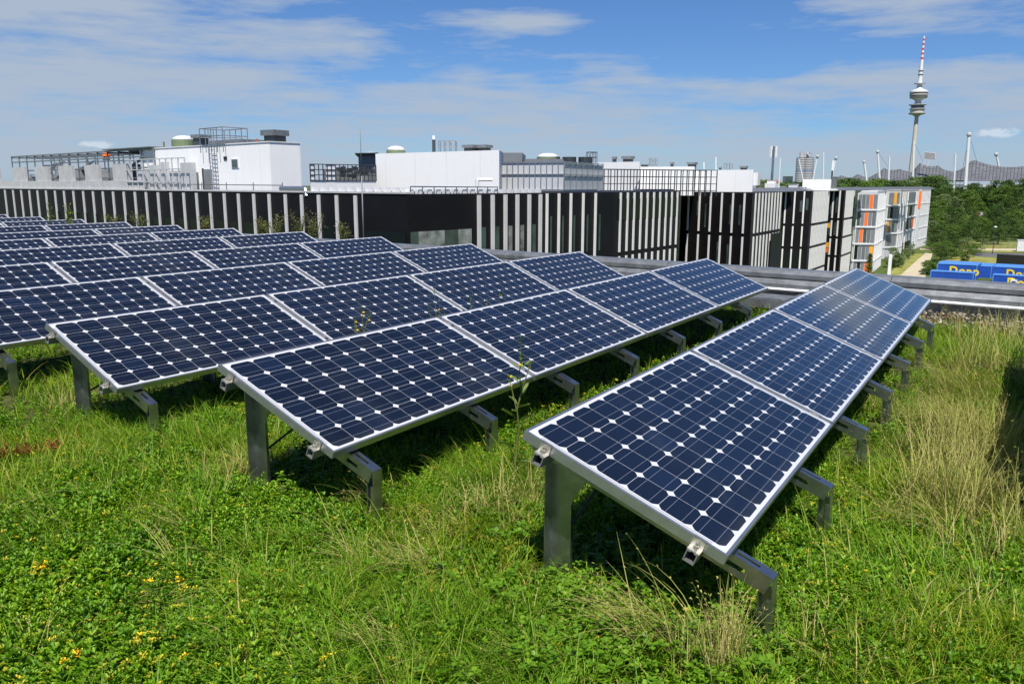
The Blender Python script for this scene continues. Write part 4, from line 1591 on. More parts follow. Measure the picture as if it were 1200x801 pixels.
mb.tube((q[0], q[1], q[2] + .85), (q[0], q[1], q[2] + 1.15), .11, 8)
part('flue_cap', b1, mb, M['white_metal'], under=flu)


def rail_box(b, px0, px1, py0, py1, D, dep, m, nv=4, r=.03, nh=2):
    mb = MB()
    A, B = plan(px0, D), plan(px1, D)
    T, L = frame(A, B)
    z0, z1 = hz(py1, D), hz(py0, D)
    for y in (0, dep):
        for i in range(nv):
            x = L * i / (nv - 1)
            mb.tube(T @ Vector((x, y, z0)), T @ Vector((x, y, z1)), r, 6)
        for j in range(nh):
            z = z1 - (z1 - z0) * j / nh
            mb.tube(T @ Vector((0, y, z)), T @ Vector((L, y, z)), r, 6)
    for x in (0, L):
        mb.tube(T @ Vector((x, 0, z1)), T @ Vector((x, dep, z1)), r, 6)
    return part('roof_railing', b, mb, m)


rail_box(b1, 515, 534, 165.5, 178, 66, 1.5, M['galv'])
rail_box(b1, 688, 699, 178, 190, 72, 1.2, M['galv'])
# screens left of the white block: pale panels with dark lattice fields
TS, LSn = frame(plan(364, 57), plan(441, 60))
zS0, zS1 = H1 + .02, hz(193, 58)
sx = lambda px: LSn * (px - 364) / 77
for a, b_ in ((364, 369), (382, 392)):
    part('screen_panel', b1, MB().box(sx(a), sx(b_), 0, .08, zS0, zS1, 0, TS), M['white_metal'])
part('screen_panel', b1, MB().box(sx(364), sx(441), .01, .07, zS0, zS0 + .75, 0, TS), M['white_metal'])
mb = MB()
for i in range(17):
    x = LSn * i / 16
    mb.box(x - .03, x + .03, -.04, .0, zS0 + .7, zS1, 0, TS)
for z in np.linspace(zS0 + .75, zS1, 4):
    mb.box(0, LSn, -.05, -.02, z - .04, z + .02, 0, TS)
for i in range(24):
    x = sx(393) + (sx(440) - sx(393)) * random.random()
    z = zS0 + .8 + random.random() * (zS1 - zS0 - 1.1)
    mb.box(x, x + .3, .3, .5, z, z + .22, 0, TS)
part('lattice', b1, mb, M['dark_steel'])
mb = MB()
mb.box(sx(394), sx(440), 1.0, 2.4, H1, zS1 - .35, 0, TS)
part('plant_equipment', b1, mb, M['grey_panel'])
# pale mesh enclosure
EN = [plan(581.5, 57), plan(661, 55), plan(706, 62), plan(630, 70)]
zE0, zE1 = H1 + .12, hz(189.5, 57)
mb = MB()
mf = MB()
for A, B, nv in ((EN[0], EN[1], 12), (EN[1], EN[2], 7)):
    T, L = frame(A, B)
    mb.box(0.03, L - .03, 0.03, .06, zE0, zE1 - .12, 0, T)
    for i in range(nv + 1):
        mf.box(L * i / nv - .03, L * i / nv + .03, -.05, .02, zE0, zE1, 0, T)
    for f in (0.02, .55, .97):
        z = zE0 + (zE1 - zE0) * f
        mf.box(0, L, -.06, .0, z - .03, z + .03, 0, T)
part('mesh_screen', b1, mb, M['mesh_wall'])
part('screen_frame', b1, mf, M['alu'])
part('plant_equipment', b1, MB().prism([tuple(plan(600, 64)), tuple(plan(660, 64)), tuple(plan(655, 70)), tuple(plan(604, 70))], H1, hz(187, 66)), M['grey_panel'])
dome(b1, 642, 188, 70, .95)
mb = MB()
q = pd(669, 190, 70)
for i in range(3):
    mb.tube((q[0] - 1.2 + i * 1.1, q[1] - .9 + i * .8, q[2] - .4), (q[0] - 1.2 + i * 1.1, q[1] - .9 + i * .8, q[2] + .42), .6, 12)
part('fan_housing', b1, mb, M['dark_steel'])
# roof edge clutter: white blocks along the kerb
T1, L1 = frame(P1[0], P1[1])
mb = MB()
for i in range(17):
    x = L1 * (i + .4) / 17
    part('ballast_block', b1, MB().box(x, x + .3, .1, .4, H1 - .01, H1 + .22, 0, T1), M['white_metal'])
mb = MB()
mb.tube(T1 @ Vector((.3, .05, H1 + .38)), T1 @ Vector((L1 * .62, .05, H1 + .34)), .03, 6)
for i in range(9):
    x = .3 + L1 * .6 * i / 8
    mb.tube(T1 @ Vector((x, .05, H1 - .05)), T1 @ Vector((x, .05, H1 + .38)), .03, 6)
part('edge_rail', b1, mb, M['galv'])
mb = MB()
q = pd(566, 219, 52)
mb.tube((q[0] - .3, q[1] - .2, q[2]), (q[0] - .3, q[1] - .2, q[2] + .45), .12, 8)
mb.tube((q[0] - .3, q[1] - .2, q[2] + .45), (q[0] + .5, q[1] + .33, q[2] + .45), .10, 8)
part('pipe_elbow', b1, mb, M['white_metal'])

# --- pavilions two, three and four, stepping away to the right
H2 = EYE - 0.75


def pavilion(poly, label, fr, sd, breaks, fw, fwin, side_flat=False):
    b = building('office_pavilion', label, 'building', poly, None)
    part('wall', b, MB().prism([tuple(p) for p in poly], GZ, H2), M['black_clad'])
    A, B, C = poly[0], poly[1], poly[2]
    facade(b, A, B, [along(px, A, B) for px in fr], GZ + .3, H2 - .05, fw * .62, .09, M['fin_white'], breaks, .35)
    T, L = frame(A, B)
    for px, za, zb, w in fwin:
        x = along(px, A, B) * L
        part('window', b, MB().box(x, x + w, -.03, .05, za, zb, 0, T), M['glass_green'])
    facade(b, B, C, [along(px, B, C) for px in sd], GZ + .3, H2 - .05, fw * (1.25 if poly is not P2 else 1.15), .09, M['fin_white'], breaks, .35)
    return b


P2 = [plan(799, 88), plan(882.5, 81), plan(917.5, 91), plan(880, 112), plan(795, 104)]
b2 = pavilion(P2, 'second black office pavilion from the left, with wide set white fins and two broken tiers', (807.5, 820.5, 833.5, 846.5, 859.5, 873), (885.5, 889.6, 893.6, 897.4, 901.1, 904.7, 908.2, 911.6, 914.8),
              (EYE - 4.94, EYE - 9.4), .28, [(817.5, H2 - 2.4, H2 - .9, .22), (827, H2 - 3.6, H2 - 1.2, .16), (856, H2 - 3.2, H2 - 1.2, .2), (867, H2 - 3.2, H2 - 1.2, .22), (843, H2 - 7.5, H2 - 5, .2), (855, H2 - 7.4, H2 - 5.2, .22)])
T, L = frame(P2[1], P2[2])
part('window', b2, MB().box(L * .58, L * .97, -.34, -.305, GZ + 2.0, EYE - 5.1, 0, T), M['dim_glass'])
P3 = [plan(917.8, 105), plan(951.5, 104), plan(973, 113), plan(965, 130), plan(925, 125)]
b3 = pavilion(P3, 'narrow black office pavilion with a finely ribbed white side wall, third of four', (921, 931.5, 942.5), np.linspace(953.5, 971, 12), (EYE - 5.0, EYE - 7.9, EYE - 11.0), .30, [(938, H2 - 2.6, H2 - 1.2, .3), (945, H2 - 2.4, H2 - .9, .3)])
T, L = frame(P3[0], P3[1])
part('window', b3, MB().box(L * .1, L * .92, -.06, .02, GZ + 3.0, EYE - 8.3, 0, T), M['glass_dark'])
P4 = [plan(972.5, 123), plan(990.5, 121.5), plan(1003.5, 129.5), plan(1000, 137), plan(978, 135)]
b4 = pavilion(P4, 'farthest black office pavilion, narrow, with white ribbed corner next to the orange panelled block', (977, 984.5), np.linspace(991.5, 1001, 9), (EYE - 5.0, EYE - 7.7, EYE - 10.5), .34, [(974, H2 - 3.5, H2 - 1.2, .5), (980, H2 - 3.3, H2 - 1.0, .5), (974, H2 - 6.6, H2 - 4.6, .5), (980, H2 - 6.6, H2 - 4.7, .5), (974, H2 - 9.6, H2 - 7.6, .5)])
T, L = frame(P4[0], P4[1])
for f, z, m in ((.03, EYE - 6.3, 'amber'), (.03, EYE - 9.2, 'amber'), (.02, EYE - 10.0, 'orange')):
    part('colour_panel', b4, MB().box(L * f, L * f + .45, -.05, .03, z, z + .7, 0, T), M[m])
T, L = frame(P4[1], P4[2])
part('window', b4, MB().box(L * .78, L * 1.0, -.34, -.31, EYE - 6.5, H2 - .1, 0, T), M['glass_green'])

# white rooftop blocks behind the second pavilion
W3 = [plan(700, 80), plan(749, 77), plan(751, 92), plan(704, 95)]
part('white_block', b2, MB().prism([tuple(p) for p in W3], H2 - .3, hz(189.5, 78)), M['white_wall'])
W4 = [plan(749.5, 84), plan(813, 82), plan(816, 98), plan(755, 98)]
part('white_block', b2, MB().prism([tuple(p) for p in W4], H2 - .3, hz(195, 83)), M['white_wall'])
W5 = [plan(813, 93), plan(882, 89), plan(886, 104), plan(820, 108)]
part('white_block', b2, MB().prism([tuple(p) for p in W5], H2 - .3, hz(198.5, 90)), M['white_wall'])
for a, y, D, w, h in ((736, 189.5, 82, 1.0, .55), (720, 189.5, 82, .4, .5), (755, 195, 88, .8, .25), (787.5, 195, 87, .35, .45), (811, 195, 88, .9, .45), (844, 198.5, 95, .3, .3), (871.5, 198.5, 95, .8, .4)):
    vent(b2, a, y + .3, D, w, h)
rail_box(b2, 762, 769, 185.5, 195.5, 88, 1.0, M['galv'], 3)
rail_box(b2, 850, 857, 191, 199, 96, 1.0, M['galv'], 3)
mb = MB()
for a, y0_, y1_, D in ((839, 184, 199, 95), (825, 190, 198, 95)):
    q0, q1 = pd(a, y1_, D), pd(a, y0_, D)
    mb.tube(q0, q1, .05, 6)
part('flue', b2, mb, M['white_metal'])
q = pd(884, 214, 91)
part('vent_hood', b2, MB().box(q[0] - .5, q[0] + .5, q[1] - .5, q[1] + .5, q[2] - .3, q[2] + 1.1), M['white_metal'])
# dark guard frame along the roof edge
T, L = frame(plan(708, 73), plan(840, 78))
mb = MB()
z0, z1 = H2 - .3, hz(198.5, 75)
for i in range(19):
    x = L * i / 18
    mb.box(x - .035, x + .035, 0, .07, z0, z1, 0, T)
    mb.box(x - .03, x + .03, 1.6, 1.66, z0, z1, 0, T)
for z in np.linspace(z0 + .5, z1, 4):
    mb.box(0, L, -.01, .05, z - .03, z + .03, 0, T)
    mb.box(0, L, 1.6, 1.66, z - .03, z + .03, 0, T)
part('guard_frame', b2, mb, M['dark_steel'])
mb = MB()
mb.box(L * .33, L * .62, .3, 1.3, H2 - .1, H2 + .35, 0, T)
part('plant_equipment', b2, mb, M['grey_panel'])

# telecom mast and small white roof houses on the far pavilions
q = pd(904, 218, 104)
tm = thing('telecom_mast', 'short telecom mast with white panel antennas on a pale base block on the pavilion roof', 'mast', (q[0], q[1], H2))
mb = MB()
mb.box(-.65, .65, -.65, .65, 0, .95)
mb.box(-.45, .45, -.45, .45, .95, 1.25)
mb.build('base', M['white_metal'], tm)
mb = MB()
zt = hz(171, 104) - H2
mb.tube((0, 0, 1.25), (0, 0, zt), .16, 10, 0, .13)
mb.build('pole', M['galv'], tm)
for k in range(3):
    a = k * 2.094 + .4
    mb = MB()
    mb.box(-.17, .17, -.09, .09, zt - 1.35, zt + .02)
    mb.v = [(x * math.cos(a) - (y + .42) * math.sin(a), x * math.sin(a) + (y + .42) * math.cos(a), z) for x, y, z in mb.v]
    mb.build('antenna', M['white_metal'], tm)
W6 = [plan(940.5, 113), plan(973.5, 112), plan(975, 118), plan(942, 119)]
rh = building('rooftop_hut', 'low flat white rooftop hut beside a grey duct on the pavilion roof', 'roof hut', W6)
rh.location.z = H2
part('wall', rh, MB().prism([tuple(p) for p in W6], H2, hz(209.8, 112.5)), M['white_wall'])
part('coping', rh, MB().prism([tuple(p) for p in W6], hz(209.75, 112.5) + .003, hz(209.2, 112.5)), M['white_metal'])
q = pd(977.5, 219, 114)
du = thing('roof_duct', 'upright grey cylindrical duct on the roof right of the white hut', 'duct', (q[0], q[1], H2))
mb = MB()
mb.lathe([(.36, 0), (.36, hz(207.5, 114) - H2), (.40, hz(207.4, 114) - H2), (.40, hz(206.6, 114) - H2), (.05, hz(206.2, 114) - H2)], n=16)
mb.build('shaft', M['zinc'], du)
mb = MB()
mb.box(-.5, .5, -.5, .5, 0, .25)
mb.build('curb', M['white_metal'], du)
for a, y0_, D, lab, wt in ((912.5, 185, 108, 'thin plain white mast right of the telecom mast', 0), (974, 188, 118, 'slim antenna with thick white top above the white hut', 1)):
    q0, q1 = pd(a, 219, D), pd(a, y0_, D)
    tm2 = thing('antenna_mast', lab, 'antenna', (q0[0], q0[1], H2))
    hh = q1[2] - H2
    if wt:
        mb = MB()
        mb.tube((0, 0, 0), (0, 0, hh * .68), .12, 8)
        mb.build('pole', M['dark_steel'], tm2)
        mb = MB()
        mb.tube((0, 0, hh * .66), (0, 0, hh), .2, 10)
        mb.build('antenna', M['white_metal'], tm2)
    else:
        mb = MB()
        mb.tube((0, 0, 0), (0, 0, hh), .11, 8, 0, .07)
        mb.build('pole', M['white_metal'], tm2)
        mb = MB()
        mb.box(-.3, .3, -.3, .3, 0, .3)
        mb.build('base', M['white_metal'], tm2)
q = pd(928, 219, 112)
cl = thing('roof_equipment', 'cluster of small pale boxes on the roof between the mast and the white hut', 'equipment', (q[0], q[1], H2))
for i, (dx, w, h) in enumerate(((-1.2, .8, .5), (.2, 1.1, .8), (1.5, .7, .45), (-2.3, .5, .9))):
    mb = MB()
    mb.box(dx - w / 2, dx + w / 2, -.4, .4, 0, h)
    mb.box(dx - w / 2 - .05, dx + w / 2 + .05, -.45, .45, h + .002, h + .06)
    mb.build('cabinet', M['white_metal'], cl)

# roof-mounted grey collectors along the edge of the far wings
mbs = []
G0 = []
for px, D in zip(np.linspace(884, 1086, 34), np.concatenate([np.linspace(94, 132, 20), np.linspace(136, 180, 14)])):
    G0.append((px, D))
cr = thing('roof_collectors', 'long row of tilted grey collectors on the roofs of the far wings', 'solar collector', (*plan(985, 130), H2))
for px, D in G0:
    q = plan(px, D)
    hgt = hz(217.5 + (px - 884) * .012, D)
    T = Matrix.Translation((q[0] - cr.location.x, q[1] - cr.location.y, H2 - cr.location.z)) @ Matrix.Rotation(YAW + .3, 4, 'Z') @ Matrix.Rotation(R(16), 4, 'X')
    MB().box(-1.6, 1.6, -.8, .8, .12, .20, 0, T).build('collector', M['zinc'], cr)

# --- pale building with orange and amber panels
Q1 = [plan(1004.5, 138.5), plan(1029.5, 138), plan(1040, 152), plan(1039, 160), plan(1006, 158)]
Q2 = [plan(1039.2, 168), plan(1056.5, 170), plan(1063.5, 177), plan(1073.5, 187), plan(1078, 193), plan(1074, 215), plan(1040, 205)]
Q3 = [plan(1077.5, 196), plan(1081, 196), plan(1091.8, 206), plan(1088, 220), plan(1076, 212)]
H3 = EYE - 1.1
ob = building('office_block', 'pale grey office block with orange and amber window panels, stepping back in three parts', 'building', Q2)
part('wall', ob, MB().prism([tuple(p) for p in Q1], GZ, H3), M['mesh_wall'])
part('wall', ob, MB().prism([tuple(p) for p in Q2], GZ, H3 - .1), M['mesh_wall'])
part('wall', ob, MB().prism([tuple(p) for p in Q3], GZ, H3 - .05), M['mesh_wall'])
FH = 2.85


def grid(A, B, px0, px1, ncol, rows, cells, top=.45):
    """windows of one front: a dark reveal with panels, slabs between the floors"""
    T, L = frame(A, B)
    x0, x1 = along(px0, A, B) * L, along(px1, A, B) * L
    for r_ in rows:
        zt = H3 - top - FH * r_
        zb = zt - FH + .55
        for c in range(ncol):
            a, b_ = x0 + (x1 - x0) * c / ncol, x0 + (x1 - x0) * (c + 1) / ncol
            k = cells[r_][c]
            m = {'g': 'grey_panel', 'o': 'orange', 'a': 'amber', 'w': 'glass_dark', 't': 'glass_green', 'p': 'zinc'}[k]
            part('window' if k in 'wt' else 'panel', ob, MB().box(a + .05, b_ - .05, -.06, .03, zb, zt, 0, T), M[m])
        part('slab', ob, MB().box(x0 - .3, x1 + .25, -.22, -.003, zb - .36, zb - .18, 0, T), M['white_metal'])
    for x in (x0 - .12, x1 + .03):
        part('pilaster', ob, MB().box(x, x + .12, -.18, -.002, GZ, H3 - .25, 0, T), M['white_metal'])


grid(Q1[0], Q1[1], 1006, 1028.5, 5, (0, 1, 2, 3, 4), ['gpgog', 'tgogp', 'gotpg', 'wgpga', 'gwgoa'])
grid(Q2[0], Q2[1], 1041, 1054.5, 4, (0, 1, 2, 3), ['ggag', 'twgp', 'agtg', 'gpgg'])
grid(Q2[2], Q2[3], 1064, 1073, 3, (0, 1, 2), ['ggp', 'gwg', 'wgo'])
T, L = frame(Q3[0], Q3[1])
part('panel', ob, MB().box(L * .1, L * .95, -.06, .03, H3 - 4.4, H3 - .3, 0, T), M['orange'])
T, L = frame(Q2[1], Q2[4])
T, L = frame(Q2[3], Q2[4])
# vertical seams on the pale side walls
mb = MB()
for A, B, n in ((Q1[1], Q1[2], 9), (Q2[3], Q2[4], 3), (Q2[1], Q2[2], 4), (Q3[1], Q3[2], 8)):
    T, L = frame(A, B)
    for i in range(n):
        x = L * (i + .5) / n
        mb.box(x - .05, x + .05, -.12, -.002, GZ + .2, H3 - .3, 0, T)
    for k in range(1, 5):
        z = H3 - .45 - FH * k + .1
        mb.box(0, L, -.10, -.003, z - .045, z + .045, 0, T)
    part('seam', ob, mb, M['white_metal'])
    mb = MB()
for poly in (Q1, Q2, Q3):
    part('roof_coping', ob, MB().prism([tuple(p) for p in poly], H3 + .005, H3 + .22), M['white_metal'])
T, L = frame(Q2[2], Q2[3])
part('passage', ob, MB().box(L * .02, L * .9, -.05, .03, GZ, GZ + 2.7, 0, T), M['glass_dark'])

# ================================================================== street level things
wp = pz(1041, 327, GZ)
ps_ = thing('white_pylon_sign', 'blank slim white pylon standing beside the gravel path', 'pylon', (wp[0], wp[1], GZ), (0, 0, YAW))
MB().box(-.28, .28, -.10, .10, 0.1, 4.0).build('board', M['white_metal'], ps_, bevel=.03)
MB().box(-.4, .4, -.2, .2, 0, .1).build('base', M['concrete'], ps_)


def container(px0, px1, py_top_front, D, dep, hgt, label, roof='blue_pale', text=None, tpx=None):
    z_ = hz(py_top_front, D)
    DB = D - (px1 - px0) * D / 986 * .52
    lo, hi = 216.2, 700.0
    for _ in range(40):                                      # picture row of that height at the nearer corner
        mid = (lo + hi) / 2
        lo, hi = (mid, hi) if hz(mid, DB) > z_ else (lo, mid)
    A, B = plan(px0, D, py_top_front), plan(px1, DB, lo)
    T, L = frame(A, B)
    c = T @ Vector((L / 2, dep / 2, 0))
    zt = hz(py_top_front, D)
    z0 = zt - hgt
    t = thing('shipping_container', label, 'container', (c.x, c.y, z0), group='blue containers')
    mb = MB()
    mb.box(0, L, 0, dep, z0, zt - .02, 0, T)
    n = int(L / .28)
    for i in range(n):                                       # corrugation
        x = .1 + (L - .2) * i / n
        mb.box(x, x + .14, -.045, 0.0, z0 + .12, zt - .14, 0, T)
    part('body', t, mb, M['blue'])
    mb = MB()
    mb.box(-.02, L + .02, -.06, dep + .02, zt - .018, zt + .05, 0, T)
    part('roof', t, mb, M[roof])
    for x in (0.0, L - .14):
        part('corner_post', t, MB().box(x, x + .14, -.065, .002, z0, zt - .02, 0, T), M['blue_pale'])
    if text:
        cu = bpy.data.curves.new('lettering', 'FONT')
        cu.body = text
        cu.size = 1.75
        cu.extrude = .01
        cu.offset = .055
        cu.space_character = 1.16
        tmp = bpy.data.objects.new('tmp', cu)
        COL.objects.link(tmp)
        dg = bpy.context.evaluated_depsgraph_get()
        me = bpy.data.meshes.new_from_object(tmp.evaluated_get(dg))
        bpy.data.objects.remove(tmp)
        me.materials.clear()
        me.materials.append(M['yellow'])
        x0 = L * (tpx - px0) / (px1 - px0)
        wd_ = max(v.co.x for v in me.vertices)
        Mx = Matrix.Translation(-t.location) @ T @ Matrix.Translation((x0, -.075, zt - 1.52)) @ Matrix.Diagonal((4.3 / wd_, 1, 1, 1)) @ Matrix.Rotation(R(90), 4, 'X')
        me.transform(Mx)
        link('lettering', me, t)
    return t, T, L, z0, zt


container(1098.5, 1145.6, 308, 133, 6.5, 2.8, 'large blue container with pale roof and yellow Dopp lettering, leftmost of the big ones', text='Dopp', tpx=1113.2)
container(1146.2, 1162.8, 310.8, 134, 6.5, 3.0, 'narrow plain blue container between two large lettered ones')
container(1163.4, 1216, 311.5, 135, 6.5, 2.8, 'large blue container with yellow Dopp lettering near the right picture edge', text='Dopp', tpx=1180)
container(1090.5, 1141.5, 316.8, 125, 2.3, 2.0, 'low plain blue container in front of the large lettered one', roof='blue_pale')
t, T, L, z0, zt = container(1163.6, 1215, 321, 127, 2.3, 2.3, 'low blue container with yellow lettering and white fan unit, at the right edge', roof='blue_pale', text='Dopp', tpx=1181)
fu = thing('fan_unit', 'small white box unit with dark grille mounted on the low right container', 'fan', T @ Vector((L * .5, -.5, zt - 1.35)))
part('case', fu, MB().box(L * .5 - .45, L * .5 + .5, -.42, -.09, zt - 1.4, zt - .55, 0, T), M['white_metal'])
part('grille', fu, MB().box(L * .5 - .22, L * .5 + .28, -.45, -.421, zt - 1.15, zt - .78, 0, T), M['black'])

q = pz(1185, 311, GZ)
fs = thing('black_fence', 'long low black screen fence behind the blue containers', 'fence', (q[0], q[1], GZ))
A, B = plan(1168, 158, 303), plan(1240, 150, 308)
T, L = frame(A, B)
part('screen', fs, MB().box(0, L, 0, .06, GZ, GZ + 1.9, 0, T), M['black'])
mb = MB()
for i in range(7):
    mb.box(L * i / 6 - .04, L * i / 6 + .04, .061, .14, GZ, GZ + 1.98, 0, T)
part('post', fs, mb, M['dark_steel'])
A, B = plan(1192, 187, 290), plan(1232, 184, 290)
T, L = frame(A, B)
wc = thing('white_container', 'plain white container beyond the road at the right edge', 'container', (*(A + B) / 2, GZ))
part('body', wc, MB().box(0, L, 0, 2.5, GZ + .15, GZ + 2.6, 0, T), M['white_metal'])
part('roof', wc, MB().box(-.05, L + .05, -.05, 2.55, GZ + 2.603, GZ + 2.7, 0, T), M['mesh_wall'])
part('skid', wc, MB().box(.2, L - .2, .2, 2.3, GZ, GZ + .148, 0, T), M['dark_steel'])
# green mesh fence beyond the road
A, B = plan(1149, 200, 291), plan(1189, 196, 291)
T, L = frame(A, B)
gf = thing('mesh_fence', 'thin green mesh fence on the grassy verge beyond the road', 'fence', (*(A + B) / 2, GZ))
mb = MB()
for i in range(60):
    mb.box(L * i / 59 - .012, L * i / 59 + .012, 0, .02, GZ + .05, GZ + 1.7, 0, T)
for k in range(7):
    mb.box(0, L, .021, .035, GZ + .1 + .26 * k, GZ + .13 + .26 * k, 0, T)
part('mesh', gf, mb, M['dome_green'])
for i in range(6):
    part('post', gf, MB().box(L * i / 5 - .04, L * i / 5 + .04, .036, .1, GZ, GZ + 1.8, 0, T), M['dome_green'])
# street lamp
q = pz(1163, 297.5, GZ)
sl_ = thing('street_lamp', 'single grey street lamp beside the road behind the blue containers', 'street lamp', (q[0], q[1], GZ))
mb = MB()
mb.tube((0, 0, 0), (0, 0, 5.8), .09, 8, 0, .06)
mb.build('pole', M['dark_steel'], sl_)
MB().lathe([(.05, 5.8), (.32, 5.85), (.36, 6.0), (.1, 6.15)], n=12).build('lamp_head', M['white_metal'], sl_)
mb = MB()
mb.box(-.2, .2, -.06, -.03, 1.6, 2.0)
mb.v = [tuple(Matrix.Rotation(YAW, 3, 'Z') @ Vector((x, y - .04, z))) for x, y, z in mb.v]
mb.build('sign_plate', M['rust'], sl_)
# white van half hidden in the wood
D = 395
A = plan(1144.5, D, 250)
T, L = frame(A, plan(1151.5, D - 1.5, 250))
vn = thing('white_van', 'small white and red van glimpsed among the trees', 'van', (A[0], A[1], GZ))
part('body', vn, MB().box(1.0, L, 0, 2.0, GZ + .35, GZ + 2.4, 0, T), M['white_metal'])
part('cab', vn, MB().box(-.4, .98, .05, 1.95, GZ + .35, GZ + 1.9, 0, T), M['red'])
for x in (.3, L - .7):
    for y in (-.02, 1.8):
        wh = MB()
        wh.tube(T @ Vector((x, y, GZ + .36)), T @ Vector((x, y + .22, GZ + .36)), .36, 12)
        part('wheel', vn, wh, M['black'])


# ================================================================== trees
def tree_proto(seed, H, Wd, mat_, nclump, per, csize, trunk_h):
    """crown of leaf clumps along forking limbs; returns trunk mesh, crown mesh"""
    g = np.random.default_rng(seed)
    mb = MB()
    mb.tube((0, 0, -.6), (0, 0, trunk_h), H * .028, 8, 0, H * .02)
    mb.tube((0, 0, trunk_h), (g.normal(0, .2), g.normal(0, .2), H * .8), H * .02, 7, 0, H * .006)
    cs = []
    for i in range(nclump):
        a = g.uniform(0, 6.28)
        f = g.uniform(.0, 1.0)
        z = trunk_h * .75 + (H - trunk_h * .75) * f
        rmax = Wd * .5 * (math.sin(math.pi * (0.16 + .80 * f)) ** .75) * g.uniform(.75, 1.12)
        r_ = rmax * g.random() ** .42
        c = np.array((r_ * math.cos(a), r_ * math.sin(a), z))
        cs.append(c)
        if i % 5 == 0:
            mb.tube((0, 0, max(trunk_h * .7, z - r_ * .7)), c, H * .009, 5, 0, H * .003)
    V, Q = [], []
    n0 = 0
    for c in cs:
        rad = csize * g.uniform(.6, 1.35)
        d = g.normal(0, 1, (per, 3))
        d /= np.linalg.norm(d, axis=1, keepdims=True)
        pts = c + d * rad * (g.random((per, 1)) ** .35) * np.array((1, 1, .72))
        s = g.uniform(.12, .26, (per, 1))
        nrm = d + g.normal(0, .55, (per, 3)) + np.array((0, 0, .45))
        nrm /= np.linalg.norm(nrm, axis=1, keepdims=True)
        u_ = np.cross(nrm, g.normal(0, 1, (per, 3)))
        u_ /= np.linalg.norm(u_, axis=1, keepdims=True)
        w_ = np.cross(nrm, u_)
        q = np.stack([pts - u_ * s, pts - w_ * s * .55, pts + u_ * s, pts + w_ * s * .55], 1)
        V.append(q.reshape(-1, 3))
        Q.append(np.arange(per * 4).reshape(-1, 4) + n0)
        n0 += per * 4
    return mb.mesh('trunk', M['bark']), np_mesh('crown', np.concatenate(V), np.concatenate(Q), mat_)


PROTO = {
    'dark': [tree_proto(1, 11, 8.5, M['tree_a'], 95, 46, 1.05, 2.2), tree_proto(2, 12, 7.5, M['tree_a'], 90, 46, 1.0, 2.5)],
    'mid': [tree_proto(3, 9.5, 8.5, M['tree_b'], 90, 46, 1.0, 1.6), tree_proto(4, 10, 7.5, M['tree_b'], 84, 46, 1.0, 2.0)],
    'pale': [tree_proto(5, 9, 6.8, M['tree_c'], 75, 44, .9, 1.6)],
    'bush': [tree_proto(6, 4.2, 5.0, M['tree_b'], 50, 44, .8, .4), tree_proto(7, 3.6, 4.2, M['tree_a'], 44, 44, .7, .3)],
    'fir': [],
}


def cone_proto(seed):
    g = np.random.default_rng(seed)
    mb = MB()
    mb.tube((0, 0, -.3), (0, 0, 7.6), .14, 7, 0, .03)
    V, Q, n0 = [], [], 0
    for i in range(150):
        f = g.random() ** .8
        z = .6 + 7.2 * f
        r_ = 1.5 * (1 - f) ** .8 * g.uniform(.35, 1.1)
        a = g.uniform(0, 6.28)
        c = np.array((r_ * math.cos(a), r_ * math.sin(a), z))
        per = 26
        pts = c + g.normal(0, .24, (per, 3))
        nrm = g.normal(0, 1, (per, 3)) + np.array((0, 0, .5))
        nrm /= np.linalg.norm(nrm, axis=1, keepdims=True)
        u_ = np.cross(nrm, g.normal(0, 1, (per, 3)))
        u_ /= np.linalg.norm(u_, axis=1, keepdims=True)
        w_ = np.cross(nrm, u_)
        s = g.uniform(.08, .18, (per, 1))
        V.append(np.stack([pts - u_ * s, pts - w_ * s * .4, pts + u_ * s, pts + w_ * s * .4], 1).reshape(-1, 3))
        Q.append(np.arange(per * 4).reshape(-1, 4) + n0)
        n0 += per * 4
    return mb.mesh('trunk', M['bark']), np_mesh('crown', np.concatenate(V), np.concatenate(Q), M['tree_a'])


PROTO['fir'].append(cone_proto(8))


def tree(kind, px, D, top_py, label, group, width=1.0, z=None, name=None):
    q = plan(px, D, (top_py + 30) if D < 450 else top_py)
    z = GZ if z is None else z
    H = hz(top_py, D) - z
    pr = random.choice(PROTO[kind])
    h0 = {'dark': 12.0, 'mid': 10.3, 'pale': 9.4, 'bush': 4.3, 'fir': 7.8}[kind]
    s = max(.25, H / h0)
    t = thing(name or ('bush' if kind == 'bush' else 'fir_tree' if kind == 'fir' else 'tree'), label, 'bush' if kind == 'bush' else 'tree', (q[0], q[1], z), (0, 0, random.uniform(0, 6.28)), group)
    sw = min(max(s, .55), 1.5) * width if kind != 'fir' else s * width
    for nm, me in zip(('trunk', 'crown'), pr):
        o = link(nm, me, t)
        o.scale = (sw, sw, s)
    return t


LW = 'leafy green tree standing in the wood between the containers and the stadium'
GW = 'trees of the wood'
